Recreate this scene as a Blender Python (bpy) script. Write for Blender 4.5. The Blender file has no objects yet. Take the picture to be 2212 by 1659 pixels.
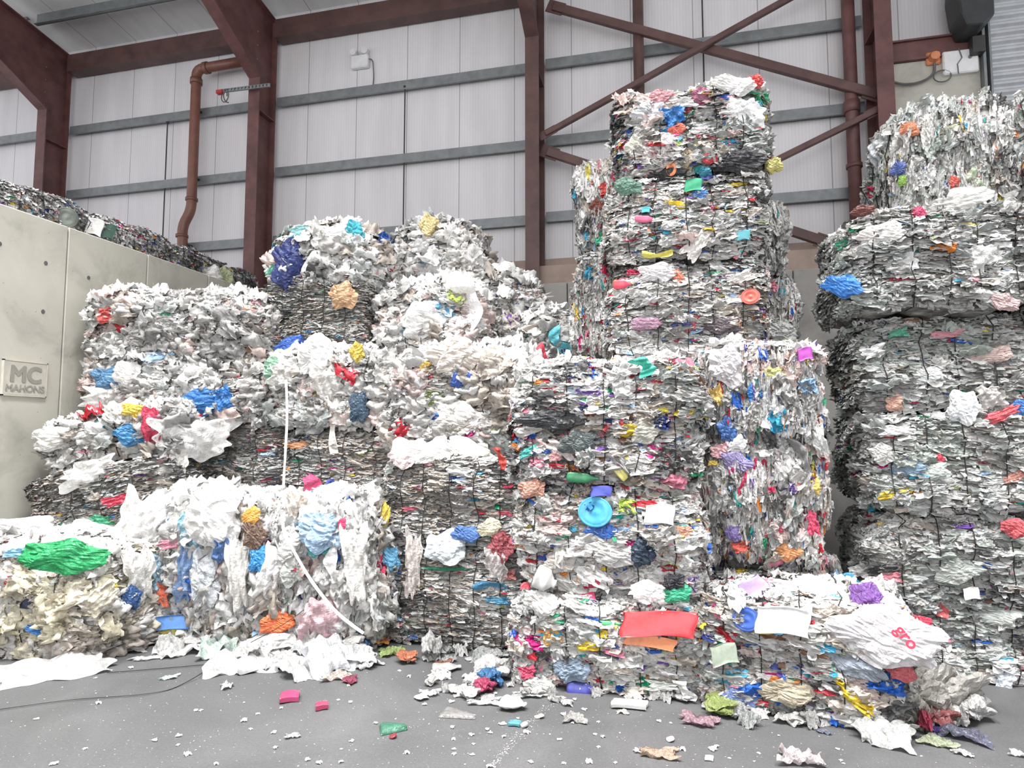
import bpy, bmesh, math, random
import numpy as np
from mathutils import Vector, Matrix, Euler

random.seed(7); rng = np.random.default_rng(11)
R = math.radians
# ------------------------------------------------------------------ camera
F = 1380.0; CH = 2.2; YAW = R(13.6); PIT = math.atan((935-829.5)/F)
sc = bpy.context.scene
cd = bpy.data.cameras.new('camera'); cam = bpy.data.objects.new('camera', cd)
sc.collection.objects.link(cam); sc.camera = cam
cd.sensor_width = 36; cd.lens = F/2212*36; cd.clip_end = 200
cam.location = (0, 0, CH); cam.rotation_euler = (R(90)+PIT, 0, YAW)
# ------------------------------------------------------------------ world, lights, exposure
w = bpy.data.worlds.new('world'); sc.world = w; w.use_nodes = True
w.node_tree.nodes['Background'].inputs[0].default_value = (0.97, 0.965, 1.0, 1)
w.node_tree.nodes['Background'].inputs[1].default_value = 0.95
def area(name, loc, rot, sx, sy, e, col=(1, 1, 1), spread=180):
    l = bpy.data.lights.new(name, 'AREA'); l.shape = 'RECTANGLE'; l.size = sx; l.size_y = sy; l.energy = e; l.color = col
    l.spread = R(spread)
    o = bpy.data.objects.new(name, l); sc.collection.objects.link(o); o.location = loc; o.rotation_euler = rot
    return o
for i, x in enumerate((-7.5, -2.0, 3.5)):
    area('rooflight', (x, 3.0, 12.6), (R(1), 0, 0), 2.4, 6.5, 1280, (1.0, 0.985, 0.98), 100)
area('open_doorway_daylight', (-1.0, -9.0, 4.5), (R(84), 0, 0), 13, 8, 620, (1.0, 0.985, 0.985))
sc.view_settings.view_transform = 'Standard'; sc.view_settings.look = 'None'
sc.view_settings.gamma = 1; sc.view_settings.use_curve_mapping = False
sc.view_settings.exposure = 0.56
sc.cycles.use_adaptive_sampling = True; sc.cycles.adaptive_threshold = .045
sc.cycles.max_bounces = 5; sc.cycles.diffuse_bounces = 4; sc.cycles.glossy_bounces = 2
sc.cycles.transmission_bounces = 4; sc.cycles.transparent_max_bounces = 6
sc.cycles.use_denoising = True
sc.cycles.caustics_reflective = False; sc.cycles.caustics_refractive = False

# ------------------------------------------------------------------ helpers
def ray(px, py):
    x = (px-1106)/F; z = (829.5-py)/F
    y2 = math.cos(PIT)-z*math.sin(PIT); z2 = math.sin(PIT)+z*math.cos(PIT)
    return Vector((x*math.cos(YAW)-y2*math.sin(YAW), x*math.sin(YAW)+y2*math.cos(YAW), z2))
CAM = Vector((0, 0, CH))
def onY(px, py, Y):
    d = ray(px, py); return CAM+d*(Y/d.y)
def onX(px, py, X):
    d = ray(px, py); return CAM+d*(X/d.x)
def onZ(px, py, Z=0.0):
    d = ray(px, py); return CAM+d*((Z-CH)/d.z)

def tag(o, label=None, cat=None, group=None, kind=None):
    if label: o['label'] = label
    if cat: o['category'] = cat
    if group: o['group'] = group
    if kind: o['kind'] = kind
    return o
def empty(name, loc=(0, 0, 0), rz=0.0):
    o = bpy.data.objects.new(name, None); sc.collection.objects.link(o)
    o.location = loc; o.rotation_euler = (0, 0, rz); o.empty_display_size = .1
    return o
def link(name, me, mats, parent=None, smooth=False):
    for m in (mats if isinstance(mats, (list, tuple)) else [mats]): me.materials.append(m)
    o = bpy.data.objects.new(name, me); sc.collection.objects.link(o)
    if parent: o.parent = parent
    if smooth: me.polygons.foreach_set('use_smooth', [True]*len(me.polygons))
    return o
def np_mesh(name, V, Q, col=None, mi=None, smooth=None):
    """V (n,3), Q (m,4) quads"""
    me = bpy.data.meshes.new(name)
    V = np.asarray(V, np.float32); Q = np.asarray(Q, np.int32)
    me.vertices.add(len(V)); me.vertices.foreach_set('co', V.ravel())
    me.loops.add(Q.size); me.loops.foreach_set('vertex_index', Q.ravel())
    me.polygons.add(len(Q)); me.polygons.foreach_set('loop_start', np.arange(0, Q.size, 4, dtype=np.int32))
    if mi is not None: me.polygons.foreach_set('material_index', np.asarray(mi, np.int32))
    if smooth is not None:
        me.polygons.foreach_set('use_smooth', np.asarray(smooth, bool) if not isinstance(smooth, bool) else [smooth]*len(Q))
    me.update(calc_edges=True)
    if col is not None:
        a = me.attributes.new('Col', 'FLOAT_COLOR', 'POINT')
        c = np.ones((len(V), 4), np.float32); c[:, :3] = col
        a.data.foreach_set('color', c.ravel())
    return me
class MB:
    """collects boxes, prisms and tubes into one mesh"""
    def __init__(s): s.v = []; s.f = []
    def box(s, a, b):
        x0, y0, z0 = a; x1, y1, z1 = b; n = len(s.v)
        s.v += [(x, y, z) for z in (z0, z1) for y in (y0, y1) for x in (x0, x1)]
        for q in ((0, 2, 3, 1), (4, 5, 7, 6), (0, 1, 5, 4), (2, 6, 7, 3), (0, 4, 6, 2), (1, 3, 7, 5)): s.f.append([n+i for i in q])
        return s
    def prism(s, poly, axis, a, b):
        """poly of 2D points in the plane normal to axis ('x': (y,z), 'y': (x,z))"""
        n = len(s.v); k = len(poly)
        for t in (a, b):
            for p in poly: s.v.append((t, p[0], p[1]) if axis == 'x' else (p[0], t, p[1]) if axis == 'y' else (p[0], p[1], t))
        s.f.append(list(range(n, n+k))); s.f.append(list(range(n+2*k-1, n+k-1, -1)))
        for i in range(k): j = (i+1) % k; s.f.append([n+i, n+k+i, n+k+j, n+j])
        return s
    def tube(s, pts, r, seg=8, cap=True):
        pts = [Vector(p) for p in pts]; n0 = len(s.v); rr = r if isinstance(r, (list, tuple)) else [r]*len(pts)
        up = None
        for i, p in enumerate(pts):
            t = (pts[min(i+1, len(pts)-1)]-pts[max(i-1, 0)]).normalized()
            if up is None: up = t.orthogonal().normalized()
            up = (up-t*up.dot(t)).normalized(); bi = t.cross(up)
            for k in range(seg):
                a = 2*math.pi*k/seg; s.v.append(tuple(p+(up*math.cos(a)+bi*math.sin(a))*rr[i]))
        for i in range(len(pts)-1):
            for k in range(seg):
                a = n0+i*seg+k; b = n0+i*seg+(k+1) % seg; s.f.append([a, b, b+seg, a+seg])
        if cap:
            s.f.append([n0+k for k in range(seg)][::-1]); e = n0+(len(pts)-1)*seg; s.f.append([e+k for k in range(seg)])
        return s
    def beam(s, a, b, wd, dp):
        """rectangular bar between points, wd in the XZ plane, dp along Y"""
        a = Vector(a); b = Vector(b); t = (b-a).normalized(); y = Vector((0, 1, 0)); u = t.cross(y).normalized()
        n = len(s.v)
        for p in (a, b):
            for su, sy in ((-1, -1), (1, -1), (1, 1), (-1, 1)): s.v.append(tuple(p+u*su*wd/2+y*sy*dp/2))
        s.f += [[n, n+1, n+2, n+3], [n+7, n+6, n+5, n+4]]+[[n+i, n+4+i, n+4+(i+1) % 4, n+(i+1) % 4] for i in range(4)]
        return s
    def build(s, name, mat, parent=None, smooth=False, bevel=0):
        me = bpy.data.meshes.new(name); me.from_pydata(s.v, [], s.f)
        bm = bmesh.new(); bm.from_mesh(me); bmesh.ops.recalc_face_normals(bm, faces=bm.faces)
        if bevel: bmesh.ops.bevel(bm, geom=bm.edges[:], offset=bevel, segments=1, affect='EDGES')
        bm.to_mesh(me); bm.free()
        o = link(name, me, mat, parent)
        if smooth: me.polygons.foreach_set('use_smooth', [len(p.vertices) == 4 for p in me.polygons])
        return o

# ------------------------------------------------------------------ materials
def mat(name):
    m = bpy.data.materials.new(name); m.use_nodes = True; nt = m.node_tree
    return m, nt, nt.nodes['Principled BSDF']
def nd(nt, t, **k):
    n = nt.nodes.new(t)
    for a, v in k.items():
        if a in n.inputs: n.inputs[a].default_value = v
        else: setattr(n, a, v)
    return n
def ramp(nt, src, stops):
    r = nt.nodes.new('ShaderNodeValToRGB'); el = r.color_ramp.elements
    while len(el) < len(stops): el.new(.5)
    for e, (p, c) in zip(el, stops): e.position = p; e.color = (*c, 1) if len(c) == 3 else c
    nt.links.new(src, r.inputs[0]); return r
def flat(name, col, rough=.5, metal=0., noise=.12, scale=6., bump=0.0, stretch=(1, 1, 1)):
    m, nt, b = mat(name); L = nt.links
    tc = nd(nt, 'ShaderNodeTexCoord'); mp = nd(nt, 'ShaderNodeMapping'); mp.inputs['Scale'].default_value = stretch
    L.new(tc.outputs['Object'], mp.inputs[0])
    n = nd(nt, 'ShaderNodeTexNoise', Scale=scale, Detail=6.0, Roughness=.6); L.new(mp.outputs[0], n.inputs[0])
    lo = tuple(max(0, c*(1-noise*2)) for c in col); hi = tuple(min(1, c*(1+noise)) for c in col)
    r = ramp(nt, n.outputs[0], [(.3, lo), (.62, hi)]); L.new(r.outputs[0], b.inputs['Base Color'])
    b.inputs['Roughness'].default_value = rough; b.inputs['Metallic'].default_value = metal
    if bump:
        bp = nd(nt, 'ShaderNodeBump', Strength=bump, Distance=.02); L.new(n.outputs[0], bp.inputs['Height']); L.new(bp.outputs[0], b.inputs['Normal'])
    return m
def plastic(name, rough=.38, trans=.22, metal=0., bump=.45, scale=26.):
    m, nt, b = mat(name); L = nt.links
    at = nd(nt, 'ShaderNodeAttribute', attribute_name='Col')
    tc = nd(nt, 'ShaderNodeTexCoord')
    n = nd(nt, 'ShaderNodeTexNoise', Scale=scale, Detail=4.0, Roughness=.65, Distortion=1.2); L.new(tc.outputs['Object'], n.inputs[0])
    v = nd(nt, 'ShaderNodeTexVoronoi', Scale=scale*1.1, feature='DISTANCE_TO_EDGE'); va = nd(nt, 'ShaderNodeVectorMath', operation='MULTIPLY_ADD'); L.new(n.outputs[1], va.inputs[0]); va.inputs[1].default_value = (.05, .05, .05); L.new(tc.outputs['Object'], va.inputs[2]); L.new(va.outputs[0], v.inputs['Vector'])
    n2 = nd(nt, 'ShaderNodeTexNoise', Scale=9., Detail=5.0, Roughness=.7); L.new(tc.outputs['Object'], n2.inputs[0])
    r = ramp(nt, n2.outputs[0], [(.32, (.72, .70, .66)), (.55, (1.04, 1.04, 1.04))])
    mx = nd(nt, 'ShaderNodeMix', data_type='RGBA', blend_type='MULTIPLY'); mx.inputs[0].default_value = 1
    L.new(at.outputs['Color'], mx.inputs[6]); L.new(r.outputs[0], mx.inputs[7]); L.new(mx.outputs[2], b.inputs['Base Color'])
    b.inputs['Roughness'].default_value = rough; b.inputs['Metallic'].default_value = metal
    hm = nd(nt, 'ShaderNodeMath', operation='MULTIPLY_ADD'); L.new(v.outputs['Distance'], hm.inputs[0]); hm.inputs[1].default_value = 1.3; L.new(n.outputs[0], hm.inputs[2])
    bp = nd(nt, 'ShaderNodeBump', Strength=bump, Distance=.014); L.new(hm.outputs[0], bp.inputs['Height']); L.new(bp.outputs[0], b.inputs['Normal'])
    if trans:
        t = nd(nt, 'ShaderNodeBsdfTranslucent'); L.new(mx.outputs[2], t.inputs[0]); L.new(bp.outputs[0], t.inputs['Normal'])
        ms = nd(nt, 'ShaderNodeMixShader'); ms.inputs[0].default_value = trans
        out = [x for x in nt.nodes if x.type == 'OUTPUT_MATERIAL'][0]
        L.new(b.outputs[0], ms.inputs[1]); L.new(t.outputs[0], ms.inputs[2]); L.new(ms.outputs[0], out.inputs[0])
    return m
M_FILM = plastic('plastic_film')
M_METAL = plastic('crushed_cans', rough=.35, trans=0, metal=.35, bump=.4)
def core_mat(name, a, b_, c):
    m, nt, b = mat(name); L = nt.links
    tc = nd(nt, 'ShaderNodeTexCoord'); mp = nd(nt, 'ShaderNodeMapping'); mp.inputs['Scale'].default_value = (4, 4, 26)
    L.new(tc.outputs['Object'], mp.inputs[0])
    n = nd(nt, 'ShaderNodeTexNoise', Scale=1.0, Detail=7.0, Roughness=.7, Distortion=.8); L.new(mp.outputs[0], n.inputs[0])
    r = ramp(nt, n.outputs[0], [(.36, a), (.5, b_), (.66, c)]); L.new(r.outputs[0], b.inputs['Base Color'])
    b.inputs['Roughness'].default_value = .5
    bp = nd(nt, 'ShaderNodeBump', Strength=.9, Distance=.04); L.new(n.outputs[0], bp.inputs['Height']); L.new(bp.outputs[0], b.inputs['Normal'])
    return m
M_CORE = core_mat('packed_layers', (.08, .075, .07), (.30, .29, .27), (.6, .59, .57))
M_WIRE = flat('black_wire', (.03, .028, .025), .45, .6, .2)
M_STEEL = flat('red_oxide_steel', (.135, .060, .057), .55, 0, .18, 3.0)
M_STEEL2 = flat('brown_grey_steel', (.11, .06, .055), .5, 0, .15, 3.0)
M_GALV = flat('galvanised_steel', (.23, .25, .255), .45, .35, .1, 5.0)
M_ROD = flat('dark_rod', (.05, .05, .05), .5, .3)
M_PIPE = flat('brown_pipe_plastic', (.20, .085, .06), .4, 0, .1, 4.0)
M_WHITE = flat('white_plastic_housing', (.75, .76, .76), .4, 0, .05)
M_CABLE = flat('grey_cable', (.12, .12, .12), .5)
M_TIMBER = flat('brown_board', (.40, .31, .26), .7, 0, .1, 2.0)
M_BLACK = flat('dark_housing', (.03, .035, .035), .5)

def concrete_mat(name, base, dark):
    m, nt, b = mat(name); L = nt.links
    tc = nd(nt, 'ShaderNodeTexCoord')
    n = nd(nt, 'ShaderNodeTexNoise', Scale=1.3, Detail=8.0, Roughness=.62, Distortion=.4); L.new(tc.outputs['Object'], n.inputs[0])
    r = ramp(nt, n.outputs[0], [(.3, dark), (.5, base), (.72, tuple(c*1.12 for c in base))])
    v = nd(nt, 'ShaderNodeTexVoronoi', Scale=7.0); L.new(tc.outputs['Object'], v.inputs['Vector'])
    r2 = ramp(nt, v.outputs['Distance'], [(.035, (.35, .33, .3)), (.07, (1, 1, 1))])
    mx = nd(nt, 'ShaderNodeMix', data_type='RGBA', blend_type='MULTIPLY'); mx.inputs[0].default_value = .6
    L.new(r.outputs[0], mx.inputs[6]); L.new(r2.outputs[0], mx.inputs[7]); L.new(mx.outputs[2], b.inputs['Base Color'])
    b.inputs['Roughness'].default_value = .75
    bp = nd(nt, 'ShaderNodeBump', Strength=.15, Distance=.02); L.new(n.outputs[0], bp.inputs['Height']); L.new(bp.outputs[0], b.inputs['Normal'])
    return m
M_CONC = concrete_mat('pale_concrete', (.47, .46, .40), (.30, .29, .25))
M_CONC2 = concrete_mat('grey_concrete', (.36, .35, .33), (.22, .21, .20))
M_SIGN = flat('sign_concrete', (.50, .48, .42), .7, 0, .06, 8)
M_SIGNIN = flat('sign_letters', (.27, .26, .225), .75, 0, .06, 8)

def cladding_mat(name='white_cladding', col=(.74, .73, .745)):
    m, nt, b = mat(name); L = nt.links
    tc = nd(nt, 'ShaderNodeTexCoord'); sx = nd(nt, 'ShaderNodeSeparateXYZ'); L.new(tc.outputs['Object'], sx.inputs[0])
    def saw(period, wd, off=0.):
        a = nd(nt, 'ShaderNodeMath', operation='ADD'); L.new(sx.outputs[0], a.inputs[0]); a.inputs[1].default_value = 50+off
        d = nd(nt, 'ShaderNodeMath', operation='DIVIDE'); L.new(a.outputs[0], d.inputs[0]); d.inputs[1].default_value = period
        f = nd(nt, 'ShaderNodeMath', operation='FRACT'); L.new(d.outputs[0], f.inputs[0])
        c = nd(nt, 'ShaderNodeMath', operation='LESS_THAN'); L.new(f.outputs[0], c.inputs[0]); c.inputs[1].default_value = wd/period
        return c
    j = saw(1.15, .018); rb = saw(.0575, .012)
    n = nd(nt, 'ShaderNodeTexNoise', Scale=1.2, Detail=4.0); mp = nd(nt, 'ShaderNodeMapping'); mp.inputs['Scale'].default_value = (3, 1, .35)
    L.new(tc.outputs['Object'], mp.inputs[0]); L.new(mp.outputs[0], n.inputs[0])
    r = ramp(nt, n.outputs[0], [(.3, tuple(c*.9 for c in col)), (.6, col)])
    m1 = nd(nt, 'ShaderNodeMix', data_type='RGBA'); L.new(j.outputs[0], m1.inputs[0]); L.new(r.outputs[0], m1.inputs[6]); m1.inputs[7].default_value = (.36, .36, .36, 1)
    m2 = nd(nt, 'ShaderNodeMix', data_type='RGBA'); mm = nd(nt, 'ShaderNodeMath', operation='MULTIPLY'); L.new(rb.outputs[0], mm.inputs[0]); mm.inputs[1].default_value = .13
    L.new(mm.outputs[0], m2.inputs[0]); L.new(m1.outputs[2], m2.inputs[6]); m2.inputs[7].default_value = (.3, .3, .3, 1)
    L.new(m2.outputs[2], b.inputs['Base Color']); b.inputs['Roughness'].default_value = .45
    return m
M_CLAD = cladding_mat()
M_ROOF = cladding_mat('roof_lining', (.78, .79, .79))
M_SHUT = flat('shutter_steel', (.50, .52, .54), .4, .2, .06)

# floor: dark worn slab with pale scuffs and dust
M_FLOOR, nt, b = mat('worn_dark_slab'); L = nt.links
tc = nd(nt, 'ShaderNodeTexCoord')
n1 = nd(nt, 'ShaderNodeTexNoise', Scale=.7, Detail=9.0, Roughness=.65, Distortion=.6); L.new(tc.outputs['Object'], n1.inputs[0])
r1 = ramp(nt, n1.outputs[0], [(.3, (.056, .057, .058)), (.5, (.074, .075, .076)), (.7, (.098, .098, .099))])
n3 = nd(nt, 'ShaderNodeTexNoise', Scale=60., Detail=4.0); L.new(tc.outputs['Object'], n3.inputs[0])
r3 = ramp(nt, n3.outputs[0], [(.4, (.88, .88, .88)), (.6, (1.08, 1.08, 1.08))])
mx = nd(nt, 'ShaderNodeMix', data_type='RGBA', blend_type='MULTIPLY'); mx.inputs[0].default_value = 1
L.new(r1.outputs[0], mx.inputs[6]); L.new(r3.outputs[0], mx.inputs[7])
v = nd(nt, 'ShaderNodeTexVoronoi', Scale=26.); L.new(tc.outputs['Object'], v.inputs['Vector'])
r4 = ramp(nt, v.outputs['Distance'], [(.05, (.8, .8, .8)), (.085, (0, 0, 0))])
n5 = nd(nt, 'ShaderNodeTexNoise', Scale=1.6, Detail=3.); L.new(tc.outputs['Object'], n5.inputs[0])
r5 = ramp(nt, n5.outputs[0], [(.48, (0, 0, 0)), (.6, (.7, .7, .7))])
mm = nd(nt, 'ShaderNodeMath', operation='MULTIPLY'); L.new(r4.outputs[0], mm.inputs[0]); L.new(r5.outputs[0], mm.inputs[1])
m6 = nd(nt, 'ShaderNodeMix', data_type='RGBA'); L.new(mm.outputs[0], m6.inputs[0]); L.new(mx.outputs[2], m6.inputs[6]); m6.inputs[7].default_value = (.5, .5, .49, 1)
L.new(m6.outputs[2], b.inputs['Base Color']); b.inputs['Roughness'].default_value = .62
bp = nd(nt, 'ShaderNodeBump', Strength=.25, Distance=.01); L.new(n3.outputs[0], bp.inputs['Height']); L.new(bp.outputs[0], b.inputs['Normal'])

# ------------------------------------------------------------------ the building
def struct(mb, name, m, **k): return tag(mb.build(name, m, **k), kind='structure')
struct(MB().box((-22, -12, -.2), (16, 12.4, 0)), 'floor', M_FLOOR)
struct(MB().box((-22, 11.95, 5.55), (7.0, 12.1, 12.2)), 'wall_back', M_CLAD)
struct(MB().box((-22, 11.95, 4.7), (7.0, 12.1, 5.55)), 'wall_back_boards', M_TIMBER)
# lower precast push wall along the back, in bays
back = MB()
for i, x in enumerate(np.arange(-7.4, 6.9, 1.9)): back.box((x, 11.3, 0), (min(x+1.885, 7.0), 11.62, 4.92))
struct(back, 'wall_back_concrete', M_CONC2, bevel=.012)
# board ledge on top of the push wall
struct(MB().box((-7.4, 11.5, 4.925), (3.3, 11.56, 5.3)), 'trim_1', M_TIMBER)
# left wall: precast panels
left = MB(); ys = [-.0, 1.32, 2.65, 3.98, 5.31, 6.63, 7.95, 9.27, 10.59, 11.28]
for a, b2 in zip(ys, ys[1:]): left.box((-7.86, a, 0), (-7.6, b2-.014, 4.9))
struct(left, 'wall_left', M_CONC, bevel=.01)
# lifting holes in the panels
holes = MB()
for y, z in ((5.75, 4.42), (6.33, 4.34), (6.33, 3.72), (5.75, 3.9), (6.95, 4.3), (7.3, 4.2), (7.62, 4.3)):
    holes.prism([(y+.025*math.cos(a), z+.028*math.sin(a)) for a in np.linspace(0, 2*math.pi, 9)[:-1]], 'x', -7.602, -7.594)
tag(holes.build('trim_2', M_CABLE), kind='structure')
# roof lining: rises towards the camera
SL = .155
roof = MB().prism([(12.1, 11.42), (-12, 11.42+24.1*SL), (-12, 11.62+24.1*SL), (12.1, 11.62)], 'x', -22, 16)
struct(roof, 'ceiling', M_ROOF)
# right-hand return wall bay: blockwork, lintel, shutter
X4 = 3.72
struct(MB().box((6.98, 11.2, 0), (9.9, 12.1, 8.1)), 'wall_right', M_CONC) if False else None

def portal_column(x, label, top=11.2, mt=M_STEEL):
    """I-section column with haunched rafter running towards the camera"""
    root = empty('portal_frame', (x, 11.5, 0)); tag(root, label, 'steel frame')
    def P(mb, n, m): o = mb.build(n, m, root); o.matrix_parent_inverse = Matrix.Translation((-x, -11.5, 0)); return o
    hw = .13
    c = MB(); c.box((x-hw, 11.2, 0), (x+hw, 11.225, top-1.6)); c.box((x-hw, 11.752, 0), (x+hw, 11.777, top)); c.box((x-.012, 11.224, 0), (x+.012, 11.751, top-1.6))
    c.box((x-hw, 11.225, 8.9), (x-.012, 11.75, 8.92)); c.box((x+.012, 11.225, 8.9), (x+hw, 11.75, 8.92))
    P(c, 'column', mt)
    # haunch + rafter (I section in the YZ plane)
    def roofz(y): return 11.42+(12.1-y)*SL-.32
    y1 = 8.3; y2 = -6
    r = MB()
    web = [(11.225, top-1.6), (y1, roofz(y1)-.62), (y2, roofz(y2)-.62), (y2, roofz(y2)), (11.75, roofz(11.75)), (11.75, top-1.6)]
    r.prism(web, 'x', x-.012, x+.012)
    r.prism([(11.2, top-1.6), (y1, roofz(y1)-.645), (y1, roofz(y1)-.62), (11.225, top-1.575)], 'x', x-hw, x+hw)
    r.prism([(y1, roofz(y1)-.645), (y2, roofz(y2)-.645), (y2, roofz(y2)-.62), (y1, roofz(y1)-.62)], 'x', x-hw, x+hw)
    r.prism([(11.75, roofz(11.75)), (y2, roofz(y2)), (y2, roofz(y2)+.025), (11.75, roofz(11.75)+.025)], 'x', x-hw, x+hw)
    P(r, 'rafter', mt)
    bl = MB()
    for zz in (top-1.5, top-1.2, top-.9, top-.6):
        for sx_ in (-.06, .06): bl.prism([(x+sx_+.016*math.cos(a), zz+.016*math.sin(a)) for a in np.linspace(0, 2*math.pi, 7)[:-1]], 'y', 11.185, 11.2)
    P(bl, 'bolt', M_GALV)
    return root
portal_column(-13.8, 'red-brown steel portal frame at the far left above the crushed cans')
portal_column(-8.25, 'red-brown steel portal frame beside the bent drainpipe')
portal_column(-2.33, 'brown steel portal frame where the cross bracing starts', mt=M_STEEL2)
portal_column(3.58, 'brown steel portal frame between the cross bracing and the junction box')

# eaves beams, one per bay
for x0, x1, lb in ((-19.5, -13.95, 'brown eaves beam in the far left bay'), (-13.65, -8.4, 'brown eaves beam between the two left-hand portal frames'),
                   (-8.1, -2.48, 'brown eaves beam above the emergency light')):
    e = MB(); e.box((x0, 11.62, 10.72), (x1, 11.9, 10.75)); e.box((x0, 11.74, 10.75), (x1, 11.77, 11.1)); e.box((x0, 11.62, 11.1), (x1, 11.9, 11.13))
    e.box((x0, 11.62, 10.75), (x1, 11.64, 11.1))
    tag(e.build('eaves_beam', M_STEEL2), lb, 'beam', 'eaves beams')
# girts (Z rails) per bay and height
bays = [(-19.5, -13.95, 'far left'), (-13.65, -8.4, 'drainpipe'), (-8.1, -2.48, 'emergency light'), (-2.18, 3.43, 'cross-braced')]
for zi, (z, hn) in enumerate(((6.2, 'lowest'), (7.7, 'second lowest'), (9.26, 'third'))):
    for x0, x1, nm in bays:
        dz = .0 if nm != 'cross-braced' else .03
        g = MB(); g.prism([(11.95, z+dz+.2), (11.93, z+dz+.2), (11.93, z+dz+.15), (11.93, z+dz+.195), (11.78, z+dz+.195), (11.78, z+dz), (11.84, z+dz), (11.84, z+dz+.008), (11.79, z+dz+.008), (11.79, z+dz+.187), (11.95, z+dz+.187)], 'x', x0, x1)
        g2 = MB(); g2.box((x0, 11.78, z+dz), (x1, 11.79, z+dz+.19)); g2.box((x0, 11.79, z+dz+.18), (x1, 11.946, z+dz+.19)); g2.box((x0, 11.79, z+dz), (x1, 11.83, z+dz+.01))
        tag(g2.build('girt', M_GALV), f'galvanised wall rail, {hn} rail of the {nm} bay', 'wall rail', 'galvanised wall rails')
# purlins under the roof
for k, y in enumerate((10.85, 9.3)):
    z = 11.42+(12.1-y)*SL-.26
    for x0, x1, nm in bays[:3]:
        p = MB(); p.box((x0, y-.012, z), (x1, y+.012, z+.26)); p.box((x0, y-.08, z), (x1, y, z+.012)); p.box((x0, y, z+.245), (x1, y+.08, z+.26))
        tag(p.build('purlin', M_GALV), f'galvanised roof purlin over the {nm} bay, {"nearer the wall" if k == 0 else "further out from the wall"}', 'purlin', 'roof purlins')
# sag rods
for px_, y0, y1 in ((362, 265, 520), (875, 188, 560), (1513, -150, 200)):
    a = onY(px_, y0, 11.8); b2 = onY(px_, y1, 11.8)
    r = MB().tube([(a.x, 11.8, a.z), (a.x, 11.8, 4.9 if False else b2.z)], .014, 6)
    r.tube([(a.x, 11.8, a.z+.02), (a.x, 11.8, a.z-.02)], .035, 6)
    tag(r.build('sag_rod', M_ROD), {362: 'dark vertical sag rod left of the bent drainpipe', 875: 'dark vertical sag rod right of the emergency light', 1513: 'dark sag rod above the tallest bale tower'}[px_], 'rod')
# cross bracing tubes between the third and fourth frames
def brace(p, q, lb, y, wd=.13):
    a = onY(*p, y); b2 = onY(*q, y)
    o = empty('brace', tuple(b2)); tag(o, lb, 'brace', 'cross bracing')
    inv = Matrix.Translation(-Vector(b2))
    e = MB().beam(a, b2, wd, .1).build('bar', M_STEEL2, o, bevel=.01); e.matrix_parent_inverse = inv
    t = (b2-a).normalized(); g = MB()
    g.beam(a-t*.12, a+t*.22, wd*1.5, .02); g.beam(b2-t*.22, b2+t*.12, wd*1.5, .02)
    e = g.build('gusset_plate', M_STEEL2, o); e.matrix_parent_inverse = inv
brace((1195, 15), (1895, 205), 'thick brace falling to the right, upper X', 11.50, .16)
brace((1178, 290), (1860, -90), 'thin brace rising to the right, upper X', 11.35, .10)
brace((1182, 328), (1790, 525), 'brace falling to the right, lower X, behind the bale tower', 11.50, .16)
brace((1898, 237), (1266, 550), 'brace rising to the right, lower X, behind the bale tower', 11.35, .10)

# drain pipes
def pipe(name, pts, r, lb, collars, m=M_PIPE):
    o = empty(name, tuple(pts[-1])); tag(o, lb, 'drainpipe'); inv = Matrix.Translation(-Vector(pts[-1]))
    e = MB().tube(pts, r, 14).build('pipe', m, o, smooth=True); e.matrix_parent_inverse = inv
    xs = sorted({(round(a_.x, 3), round(a_.z, 2)) for a_ in pts if a_.z < 10.5}) or [(pts[-1].x, 7)]
    for zz in (6.3, 7.8, 9.35):
        xx = pts[-1].x if len(pts) < 3 else max(pts, key=lambda p_: -abs(p_.z-zz)).x
        if len(pts) > 3: xx = pts[7].x if zz > 6.9 else pts[-1].x
        e = MB().box((xx-.03, PY, zz-.02), (xx+.03, 11.94, zz+.02)).build('bracket', M_ROD, o); e.matrix_parent_inverse = inv
    for a, b2 in collars:
        e = MB().tube([a, b2], r*1.22, 14).build('collar', m, o, smooth=True); e.matrix_parent_inverse = inv
def arc(pts, rad=.18, n=5):
    out = [Vector(pts[0])]
    for a, b2, c in zip(pts, pts[1:], pts[2:]):
        a, b2, c = Vector(a), Vector(b2), Vector(c); u = (a-b2).normalized(); v_ = (c-b2).normalized()
        for k in range(n+1):
            t = k/n; out.append(b2+u*rad*(1-t)**2+v_*rad*t**2)
    out.append(Vector(pts[-1])); return out
PY = 11.6
p = [onY(528, 135, PY), onY(425, 150, PY), onY(414, 455, PY), onY(394, 488, PY), onY(394, 700, PY)]
p[2].x = p[1].x; p[4].z = 4.95; p[0].z = p[1].z+.02
pipe('drainpipe', arc(p), .105, 'brown drainpipe with elbow and offset bend left of the second frame',
     [((p[1].x, PY, p[1].z-.22), (p[1].x, PY, p[1].z-.34)), ((p[1].x, PY, p[2].z+.22), (p[1].x, PY, p[2].z+.28)), ((p[3].x, PY, p[3].z-.2), (p[3].x, PY, p[3].z-.26)),
      (p[1]+Vector((.2, 0, 0)), p[1]+Vector((.3, 0, 0)))])
a = onY(1377, -40, PY); b2 = onY(1377, 640, PY)
pipe('drainpipe', [Vector((a.x, PY, 11.38)), Vector((a.x, PY, 4.95))], .10, 'straight brown drainpipe crossing behind the bracing, left of the tower top', [((a.x, PY, 10.7), (a.x, PY, 10.5))], M_STEEL2)
a = onY(1843, 300, PY)
pipe('drainpipe', [Vector((a.x, PY, 11.38)), Vector((a.x, PY, 4.95))], .105, 'long straight drainpipe just left of the fourth frame', [((a.x, PY, 6.75), (a.x, PY, 6.68)), ((a.x, PY, 7.85), (a.x, PY, 7.65))], M_STEEL)

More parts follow.
